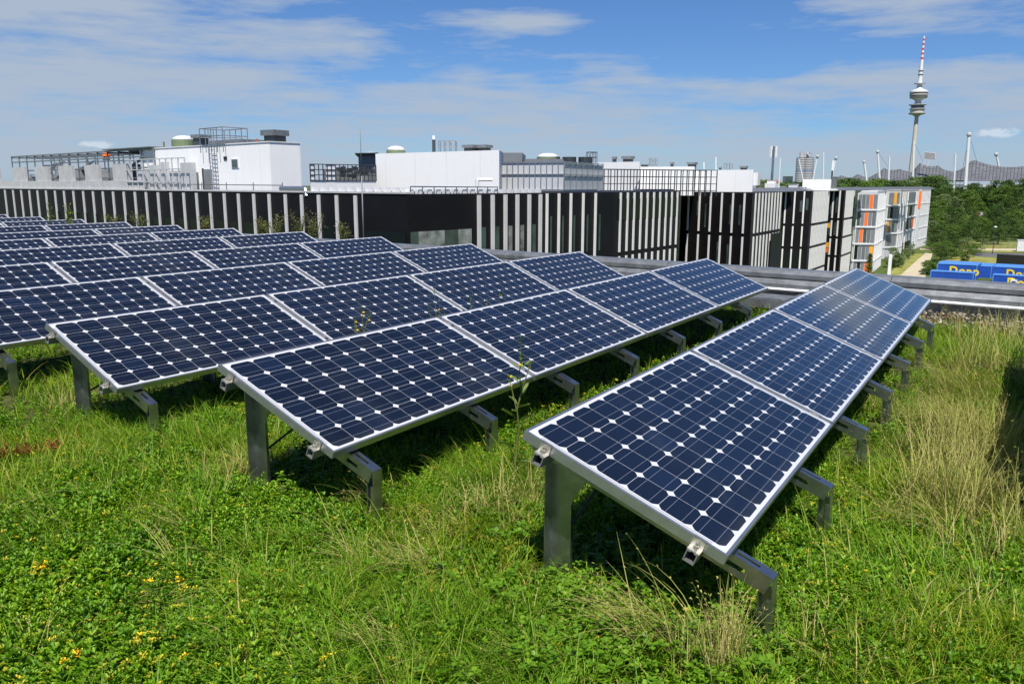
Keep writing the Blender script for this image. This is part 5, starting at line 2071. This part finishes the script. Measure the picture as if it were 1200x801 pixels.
# the wood: rows from the back to the front, crowns overlapping
for D, y0, y1, step, x0 in ((640, 212, 219, 11, 1090), (500, 217, 224, 12, 1091), (430, 224, 231, 13, 1092), (370, 230, 238, 14, 1091), (325, 236, 244, 15, 1094), (290, 243, 251, 16, 1092),
                            (262, 249, 257, 17, 1095), (238, 255, 263, 18, 1093), (218, 261, 269, 19, 1096), (203, 266, 274, 20, 1094)):
    for px in np.arange(x0, 1300, step):
        if D < 210 and px > 1140:
            continue
        yy = random.uniform(y0 - 3, y1 + 3) + (7 if 1137 < px < 1158 and 280 < D < 400 else 0)
        back = D > 480
        tree('dark' if back else random.choice(['dark', 'mid', 'mid', 'dark', 'pale']), px + random.uniform(-4, 4), D + random.uniform(-10, 10), yy,
             'dark distant tree in the back rows of the wood below the stadium roof' if back else LW, 'back trees of the wood' if back else GW, random.uniform(.95, 1.5))
for px, D, y, k in ((1168, 420, 207, 'dark'), (1180, 410, 210, 'dark'), (1196, 415, 208, 'dark'), (1208, 410, 206, 'dark'), (1158, 425, 216, 'dark'), (1222, 410, 208, 'dark'), (1174, 400, 216, 'mid'), (1190, 395, 216, 'dark'), (1242, 410, 210, 'dark'), (1262, 410, 212, 'dark')):
    tree(k, px, D, y, 'tall dark tree of the high clump at the right, below the tent roof', 'high clump of the wood', 1.3)
for px, D, y, k in ((1096, 182, 283, 'mid'), (1107, 176, 281, 'mid'), (1119, 178, 284, 'dark'), (1131, 174, 287, 'mid'), (1101, 166, 287, 'dark'), (1141, 178, 290, 'mid'), (1113, 168, 290, 'mid'), (1128, 164, 296, 'bush')):
    tree(k, px, D, y, 'bushy green tree at the near edge of the wood, just behind the blue containers', 'trees at the near edge of the wood', .8)
for px, D, y in ((1088, 142, 306), (1082, 138, 312), (1093, 150, 301), (1085, 152, 304)):
    tree('bush', px, D, y, 'dark bush crowding the right side of the gravel path before the containers', 'bushes along the path', .8)
tree('fir', 1017.5, 128, 297, 'small dark conifer in front of the orange panelled block', None, 1.0)
tree('pale', 1044, 150, 288, 'small light green tree under the middle part of the orange panelled block', None, .8)
tree('bush', 1050, 152, 294, 'low bush at the foot of the orange panelled block', None, .7)
# young street trees along the path: just stems with few leaves
for i, (px, D) in enumerate(((1056, 150), (1063, 165), (1068, 175))):
    tree('pale', px, D, 290 - i * 3, 'thin young tree between the path and the pale office block', 'young trees by the path', .28)
# tree line at the horizon beyond the pavilions
for px in np.arange(880, 1105, 7.5):
    D = random.uniform(480, 640)
    tree(random.choice(['mid', 'dark', 'mid', 'pale']), px + random.uniform(-3, 3), D, random.uniform(206.5, 211.5) if 975 < px < 1060 else random.uniform(203, 210) if px >= 1060 else random.uniform(209, 213.5), 'distant tree on the horizon behind the flat roofs', 'trees on the horizon', 2.2)

# ================================================================== stadium, towers and masts far behind
def tent(label, ridge, D, sag_y, depth, loc_px):
    """a hung membrane: ridge line with peaks, the front edge lower and nearer, the back falling away"""
    xs = np.linspace(ridge[0][0], ridge[-1][0], 60)
    ys = np.interp(xs, [r_[0] for r_ in ridge], [r_[1] for r_ in ridge])
    # soften with a catenary between the peaks
    rows = []
    uv = []
    for j, f in enumerate((-1.0, -.5, 0.0, .15, .32, .5, .68, .85, 1.0)):
        row = []
        for x, y in zip(xs, ys):
            if f <= 0:
                dd = D + depth * .8 * -f
                z = hz(y, D) - (hz(y, D) - hz(sag_y - 2, D)) * (-f) ** .8
            else:
                dd = D - depth * f
                z = hz(y, D) - (hz(y, D) - hz(sag_y, D - depth)) * f ** .62
            p_ = plan(x, dd)
            row.append((p_[0], p_[1], z))
        rows.append(row)
    nxx = len(xs)
    V = [p for r_ in rows for p in r_]
    Fc = [(j * nxx + i, j * nxx + i + 1, (j + 1) * nxx + i + 1, (j + 1) * nxx + i) for j in range(len(rows) - 1) for i in range(nxx - 1)]
    c = plan(loc_px, D)
    base = (c[0], c[1], GZ)
    t = thing('stadium_roof', label, 'stadium roof', base)
    me = bpy.data.meshes.new('membrane')
    me.from_pydata([(a - base[0], b_ - base[1], z - base[2]) for a, b_, z in V], [], Fc)
    me.materials.append(M['tent'])
    uvl = me.uv_layers.new(name='UVMap')
    for poly in me.polygons:
        for li in poly.loop_indices:
            vi = me.loops[li].vertex_index
            j, i = divmod(vi, nxx)
            uvl.data[li].uv = (i * (xs[1] - xs[0]) * D / 986 / 4.2, j * 2.0)
    me.polygons.foreach_set('use_smooth', [True] * len(me.polygons))
    o = link('membrane', me, t)
    so = o.modifiers.new('thick', 'SOLIDIFY')
    so.thickness = .5
    mb = MB()
    for k in (2,):
        for i in range(nxx - 1):
            a, b_ = rows[k][i], rows[k][i + 1]
            mb.tube((a[0] - base[0], a[1] - base[1], a[2] - base[2] + .3), (b_[0] - base[0], b_[1] - base[1], b_[2] - base[2] + .3), .35, 5)
    mb.build('edge_cable', M['dark_steel'], t)
    return t


def sagline(pk):
    """peaks joined by hanging curves"""
    out = []
    for (x0, y0), (x1, y1), s in pk:
        for f in np.linspace(0, 1, 9):
            out.append((x0 + (x1 - x0) * f, y0 + (y1 - y0) * f + s * 4 * f * (1 - f)))
    return out


tent('dark grey tent roof with the highest peak beside the tall pylon, at the right', sagline([((1100, 203), (1122, 198.5), 1.5), ((1122, 198.5), (1136.5, 186.5), 2.0), ((1136.5, 186.5), (1200, 194), 4.5), ((1200, 194), (1330, 186), 5)]), 1000, 211, 90, 1165)
tent('grey tent roof with a rounded hump just right of the tall tower', sagline([((1064, 203), (1075.5, 190.5), 1.5), ((1075.5, 190.5), (1097, 193.5), 2.5), ((1097, 193.5), (1108, 199.5), 1.0), ((1108, 199.5), (1130, 201), 1)]), 1050, 212, 80, 1090)
tent('low grey tent roof with small peaks left of the tall tower', sagline([((1018, 207), (1034.5, 196.5), 1.0), ((1034.5, 196.5), (1043, 198.5), 1.0), ((1043, 198.5), (1052, 197.5), .8), ((1052, 197.5), (1078, 202), 1.5)]), 1150, 212, 80, 1045)
tent('small far tent roof tips above the trees, leftmost of the tent roofs', sagline([((975, 209), (985, 205), .5), ((985, 205), (995, 208), .5), ((995, 208), (1004, 203.5), .8), ((1004, 203.5), (1018, 208), .8), ((1018, 208), (1026, 205), .5)]), 1350, 213, 60, 1000)

# grandstand slab on struts
A, B = plan(1097, 820), plan(1152, 760)
T, L = frame(A, B)
gs = thing('grandstand', 'concrete grandstand edge with dark open underside among the trees', 'grandstand', (*(A + B) / 2, GZ))
zt = EYE - .3
mb = MB()
mb.box(0, L, 0, 16, zt - 1.6 , zt + 1.2, 0, T)
part('deck', gs, mb, M['concrete'])
part('shade_wall', gs, MB().box(1, L - 1, 9, 12, GZ, zt - 1.65, 0, T), M['black'])  # black sheet standing in for the shade under the open deck
for i in range(7):
    x = L * (i + .5) / 7
    part('column', gs, MB().box(x - .5, x + .5, 1.0, 2.4, GZ, zt - 1.62, 0, T), M['concrete'])


def pylon(label, top, bot, D, r, head=None, cables=(), m='white_metal'):
    q1, q0 = pd(top[0], top[1], D), pd(bot[0], bot[1], D)
    k = (GZ - q0[2]) / (q1[2] - q0[2])
    q0 = q0 + (q1 - q0) * k
    t = thing('stadium_pylon', label, 'pylon', q0, (0, 0, 0), 'masts of the tent roofs')
    v = Vector(q1 - q0)
    mb = MB()
    mb.tube((0, 0, 0), v, r, 10, 0, r * .8)
    mb.build('shaft', M[m], t, smooth=False)
    if head:
        mb = MB()
        mb.lathe([(head * .4, -head), (head, -head * .3), (head, head * .5), (head * .5, head)], v, 12)
        mb.build('head', M['tower_grey'], t)
    else:
        mb = MB()
        mb.tube(v, v * 1.01 + Vector((0, 0, .2)), r * .9, 8, 0, r * .3)
        mb.build('cap', M['tower_grey'], t)
    for cx, cy in cables:
        e = pd(cx, cy, D + 15)
        mb = MB()
        mb.tube(v, Vector(e - q0), .12, 5)
        mb.build('cable', M['dark_steel'], t)
    return t


pylon('leaning white pylon in front of the four cylinder tower', (936, 187), (940.3, 208), 1100, 1.1)
pylon('white pylon with round grey head right of the four cylinder tower', (958, 183.5), (953, 209), 1100, 1.0, 2.2)
pylon('leaning pylon with dark bulb head above the white roof hut', (979.7, 185.5), (975.3, 207), 1100, 1.0, 2.2)
pylon('short thick white pylon left of the low tent roof', (1012.6, 190), (1015.5, 212), 1000, 1.5, 1.7)
pylon('tall white pylon with thick head and stay cable, left of the low tent roof', (1028.5, 178), (1030.5, 206), 1000, 1.4, 2.0, ((1041, 196),))
pylon('white pylon standing directly in front of the tall tower shaft', (1071, 166), (1069.8, 203), 950, 1.3, None, ((1082, 190),))
pylon('tallest white pylon rising from the trees with grey head and stay cable', (1135.7, 158), (1130, 232), 720, 1.6, 2.0, ((1145, 190), (1122, 230)))
pylon('dark headed pylon leaning left behind the right tent roof', (1167.5, 181), (1171, 197), 1150, 1.5, 2.6)
for i, (top, bot, D, lab) in enumerate((((965.1, 179), (964.6, 209), 700, 'thin banded light mast left of the bulb headed pylon'), ((1042.3, 184.5), (1041, 217), 600, 'thin pale light mast before the low tent roof'), ((1119.8, 181), (1117, 232), 600, 'thin pale light mast left of the tallest pylon'))):
    pylon(lab, top, bot, D, .75, None, (), 'white_metal')['group'] = 'light masts'

# floodlight board
q = pd(1089.5, 182.5, 1000)
fl_ = thing('floodlight_board', 'grey stadium floodlight board on slanting struts above the tent roof', 'floodlight', (q[0], q[1], q[2] - 12))
T = Matrix.Translation((0, 0, 12)) @ Matrix.Rotation(YAW, 4, 'Z') @ Matrix.Rotation(R(6), 4, 'Y') @ Matrix.Rotation(R(-20), 4, 'X')
mb = MB()
mb.box(-6.6, 6.6, -.4, .4, -4.2, 4.2, 0, T)
mb.build('board', M['tower_grey'], fl_)
mb = MB()
for i in range(9):
    for j in range(5):
        mb.box(-6.2 + i * 1.4, -5.2 + i * 1.4, -.7, -.401, -3.7 + j * 1.55, -2.7 + j * 1.55, 0, T)
mb.build('lamps', M['tower_dark'], fl_)
for x in (-4, 1.5):
    MB().tube(T @ Vector((x, .2, -3)), T @ Vector((x - 4.0, 2, -14)), .35, 6).build('strut', M['tower_grey'], fl_)

# --- the television tower (291 m)
D = 1545.0
bpos = plan(1066.8, D)
tw = thing('television_tower', 'tall slender concrete television tower with round decks and red and white antenna', 'tower', (bpos[0], bpos[1], GZ))
zz = lambda py: hz(py, D) - GZ
k_ = D / 986.0
mb = MB()
mb.lathe([(5.9 * k_ / 1.57, 0), (5.3 * k_ / 1.57, 40), (4.8, zz(190)), (3.9, zz(165)), (3.35, zz(138)), (3.2, zz(130))], n=28)
mb.build('shaft', M['concrete_tower'], tw, smooth=True)
px2m = k_ * 1.0
mb = MB()


def deck(prof, m, name):
    mb = MB()
    mb.lathe([(r_ * px2m, zz(y)) for y, r_ in prof], n=32)
    mb.build(name, M[m], tw)


deck([(136.0, 2.2), (134, 4.5), (133.0, 8.6), (132.3, 9.3), (131.7, 9.3), (131.6, 7.4)], 'tower_grey', 'lower_deck')
deck([(131.5, 7.5), (127.6, 7.5)], 'concrete_tower', 'lower_gallery')
deck([(127.5, 8.0), (127.3, 8.8), (126.5, 8.8), (126.4, 7.2)], 'tower_grey', 'lower_deck')
deck([(126.3, 7.2), (122.7, 7.2)], 'tower_dark', 'window_band')
deck([(122.6, 9.0), (122.4, 9.6), (121.6, 9.6), (121.4, 5.0), (120, 3.6), (117, 3.2)], 'tower_grey', 'middle_deck')
deck([(117.2, 3.4), (115.0, 6.5), (114.3, 9.2)], 'tower_grey', 'basket_base')
deck([(114.2, 9.2), (113.0, 9.8)], 'concrete_tower', 'basket_lower_ring')
deck([(112.9, 9.4), (111.3, 9.4)], 'tower_dark', 'window_band')
deck([(111.2, 9.8), (109.6, 10.0)], 'concrete_tower', 'basket_ring')
deck([(109.5, 9.5), (107.9, 9.5)], 'tower_dark', 'window_band')
deck([(107.8, 10.0), (105.9, 9.9), (105.0, 7.6), (103.6, 4.0), (101.5, 3.3)], 'white_metal', 'basket_roof')
deck([(102.0, 3.0), (98.0, 2.6)], 'concrete_tower', 'upper_shaft')
deck([(98.1, 3.5), (97.5, 6.2), (96.9, 6.3), (96.7, 2.4)], 'tower_grey', 'upper_deck')
deck([(96.8, 2.5), (88.0, 2.3), (80.0, 2.2)], 'white_metal', 'antenna_base')
deck([(87.0, 2.9), (86.2, 2.9)], 'tower_dark', 'antenna_ring')
deck([(82.6, 2.8), (81.8, 2.8)], 'tower_dark', 'antenna_ring')
deck([(80.0, 2.0), (69.2, 1.7)], 'white_metal', 'antenna_base')
ys_ = [69.2, 66.4, 63.6, 60.9, 58.2, 55.4, 52.6, 49.8, 47.0, 44.4, 41.5]
for i in range(10):
    r0_, r1_ = 1.55 - .07 * i, 1.55 - .07 * (i + 1)
    deck([(ys_[i], r0_), (ys_[i + 1] + .02, r1_)], 'red' if i % 2 == 0 else 'white_metal', 'antenna_section')

# --- four cylinder tower
D = 2250.0
q = plan(942, D)
ft = thing('cylinder_tower', 'silver office tower of clustered cylinders with a dark blue middle band', 'tower', (q[0], q[1], GZ))
zf = lambda py: hz(py, D) - GZ
s = D / 986.0
fm = bpy.data.materials.new('banded_silver_facade')
fm.use_nodes = True
t_ = NT(fm)
sp_ = t_.node('ShaderNodeSeparateXYZ')
t_.l.new(t_.node('ShaderNodeTexCoord').outputs['Object'], sp_.inputs[0])
bd = t_.math('GREATER_THAN', t_.math('FRACT', t_.math('DIVIDE', sp_.outputs['Z'], 4.6)), .52)
t_.l.new(t_.mix(bd, (0.58, 0.57, 0.56), (0.13, 0.13, 0.15)), t_.n['Principled BSDF'].inputs['Base Color'])
t_.n['Principled BSDF'].inputs['Roughness'].default_value = .35
t_.n['Principled BSDF'].inputs['Metallic'].default_value = .2
offs = [(-5.6, 0), (5.6, 1.0), (0, -5.6), (0, 6.0)]
for ox, oy in offs:
    c = np.array([math.cos(YAW + .3), math.sin(YAW + .3)]) * ox * s + np.array([-math.sin(YAW + .3), math.cos(YAW + .3)]) * oy * s
    cc = (c[0], c[1], 0)
    mb = MB()
    mb.lathe([(5.9 * s, zf(225)), (5.9 * s, zf(199.8))], cc, 28)
    mb.build('cylinder', fm, ft)
    mb = MB()
    mb.lathe([(5.6 * s, zf(199.8) + .05), (5.6 * s, zf(198.5))], cc, 28)
    mb.build('dark_band', M['blue'], ft)
    mb = MB()
    mb.lathe([(5.9 * s, zf(198.5) + .05), (5.9 * s, zf(184.3))], cc, 28)
    mb.build('cylinder', fm, ft)
    mb = MB()
    mb.lathe([(2.6 * s, zf(184.3) + .05), (2.6 * s, zf(178.2))], cc, 16)
    mb.build('roof_cap', M['tower_grey'], ft)
cm = np.array([0, 0])
mb = MB()
mb.lathe([(4.0 * s, 0), (4.0 * s, zf(177.5))], (0, 0, 0), 20)
mb.build('core', M['tower_grey'], ft)
# round blue and white emblem on the roof
T = Matrix.Rotation(YAW, 4, 'Z')
mb = MB()
cz = zf(180.3)
for i in range(4):
    a0_, a1_ = i * math.pi / 2, (i + 1) * math.pi / 2
    arc = [(2.0 * s * math.cos(a0_ + (a1_ - a0_) * j / 6), 2.0 * s * math.sin(a0_ + (a1_ - a0_) * j / 6)) for j in range(7)]
    vs = [(0, 0)] + arc
    vs3 = [T @ Vector((x, -8.6 * s - .4, cz + y)) for x, y in vs] + [T @ Vector((x, -8.6 * s + .6, cz + y)) for x, y in vs]
    n = len(vs)
    mb.add(vs3, [tuple(range(n)), tuple(range(n, 2 * n))[::-1]] + [(i2, n + i2, n + (i2 + 1) % n, (i2 + 1) % n) for i2 in range(n)], i % 2)
mb.build('emblem', [M['blue'], M['white_metal']], ft)
q = plan(924.5, 1300)
gb = thing('far_glass_block', 'far low blue glass building left of the cylinder tower', 'building', (q[0], q[1], GZ), (0, 0, YAW))
w = 4.3 * 1300 / 986
MB().box(-w, w, 0, 14, 0, hz(206.2, 1300) - GZ).build('facade', M['glass_green'], gb)
MB().box(-w - .3, w + .3, -.3, 14.3, hz(206.2, 1300) - GZ + .01, hz(205.9, 1300) - GZ).build('roof', M['grey_panel'], gb)
for a in np.linspace(888, 905, 2):
    q = plan(a, 900)
    hb = thing('far_house', 'low pale far house on the horizon ' + ('left' if a < 890 else 'behind the foot') + ' of the telecom mast', 'house', (q[0], q[1], GZ), (0, 0, YAW + .2))
    MB().box(-7, 7, -5, 5, 0, hz(213.3, 900) - GZ).build('wall', M['concrete'], hb)
    mb = MB()
    h_ = hz(213.3, 900) - GZ
    mb.add([(-7.5, -5.5, h_), (7.5, -5.5, h_), (7.5, 5.5, h_), (-7.5, 5.5, h_), (-7.5, 0, h_ + 2.5), (7.5, 0, h_ + 2.5)], [(0, 1, 5, 4), (2, 3, 4, 5), (0, 4, 3), (1, 2, 5), (0, 3, 2, 1)])
    mb.build('roof', M['rust'], hb)
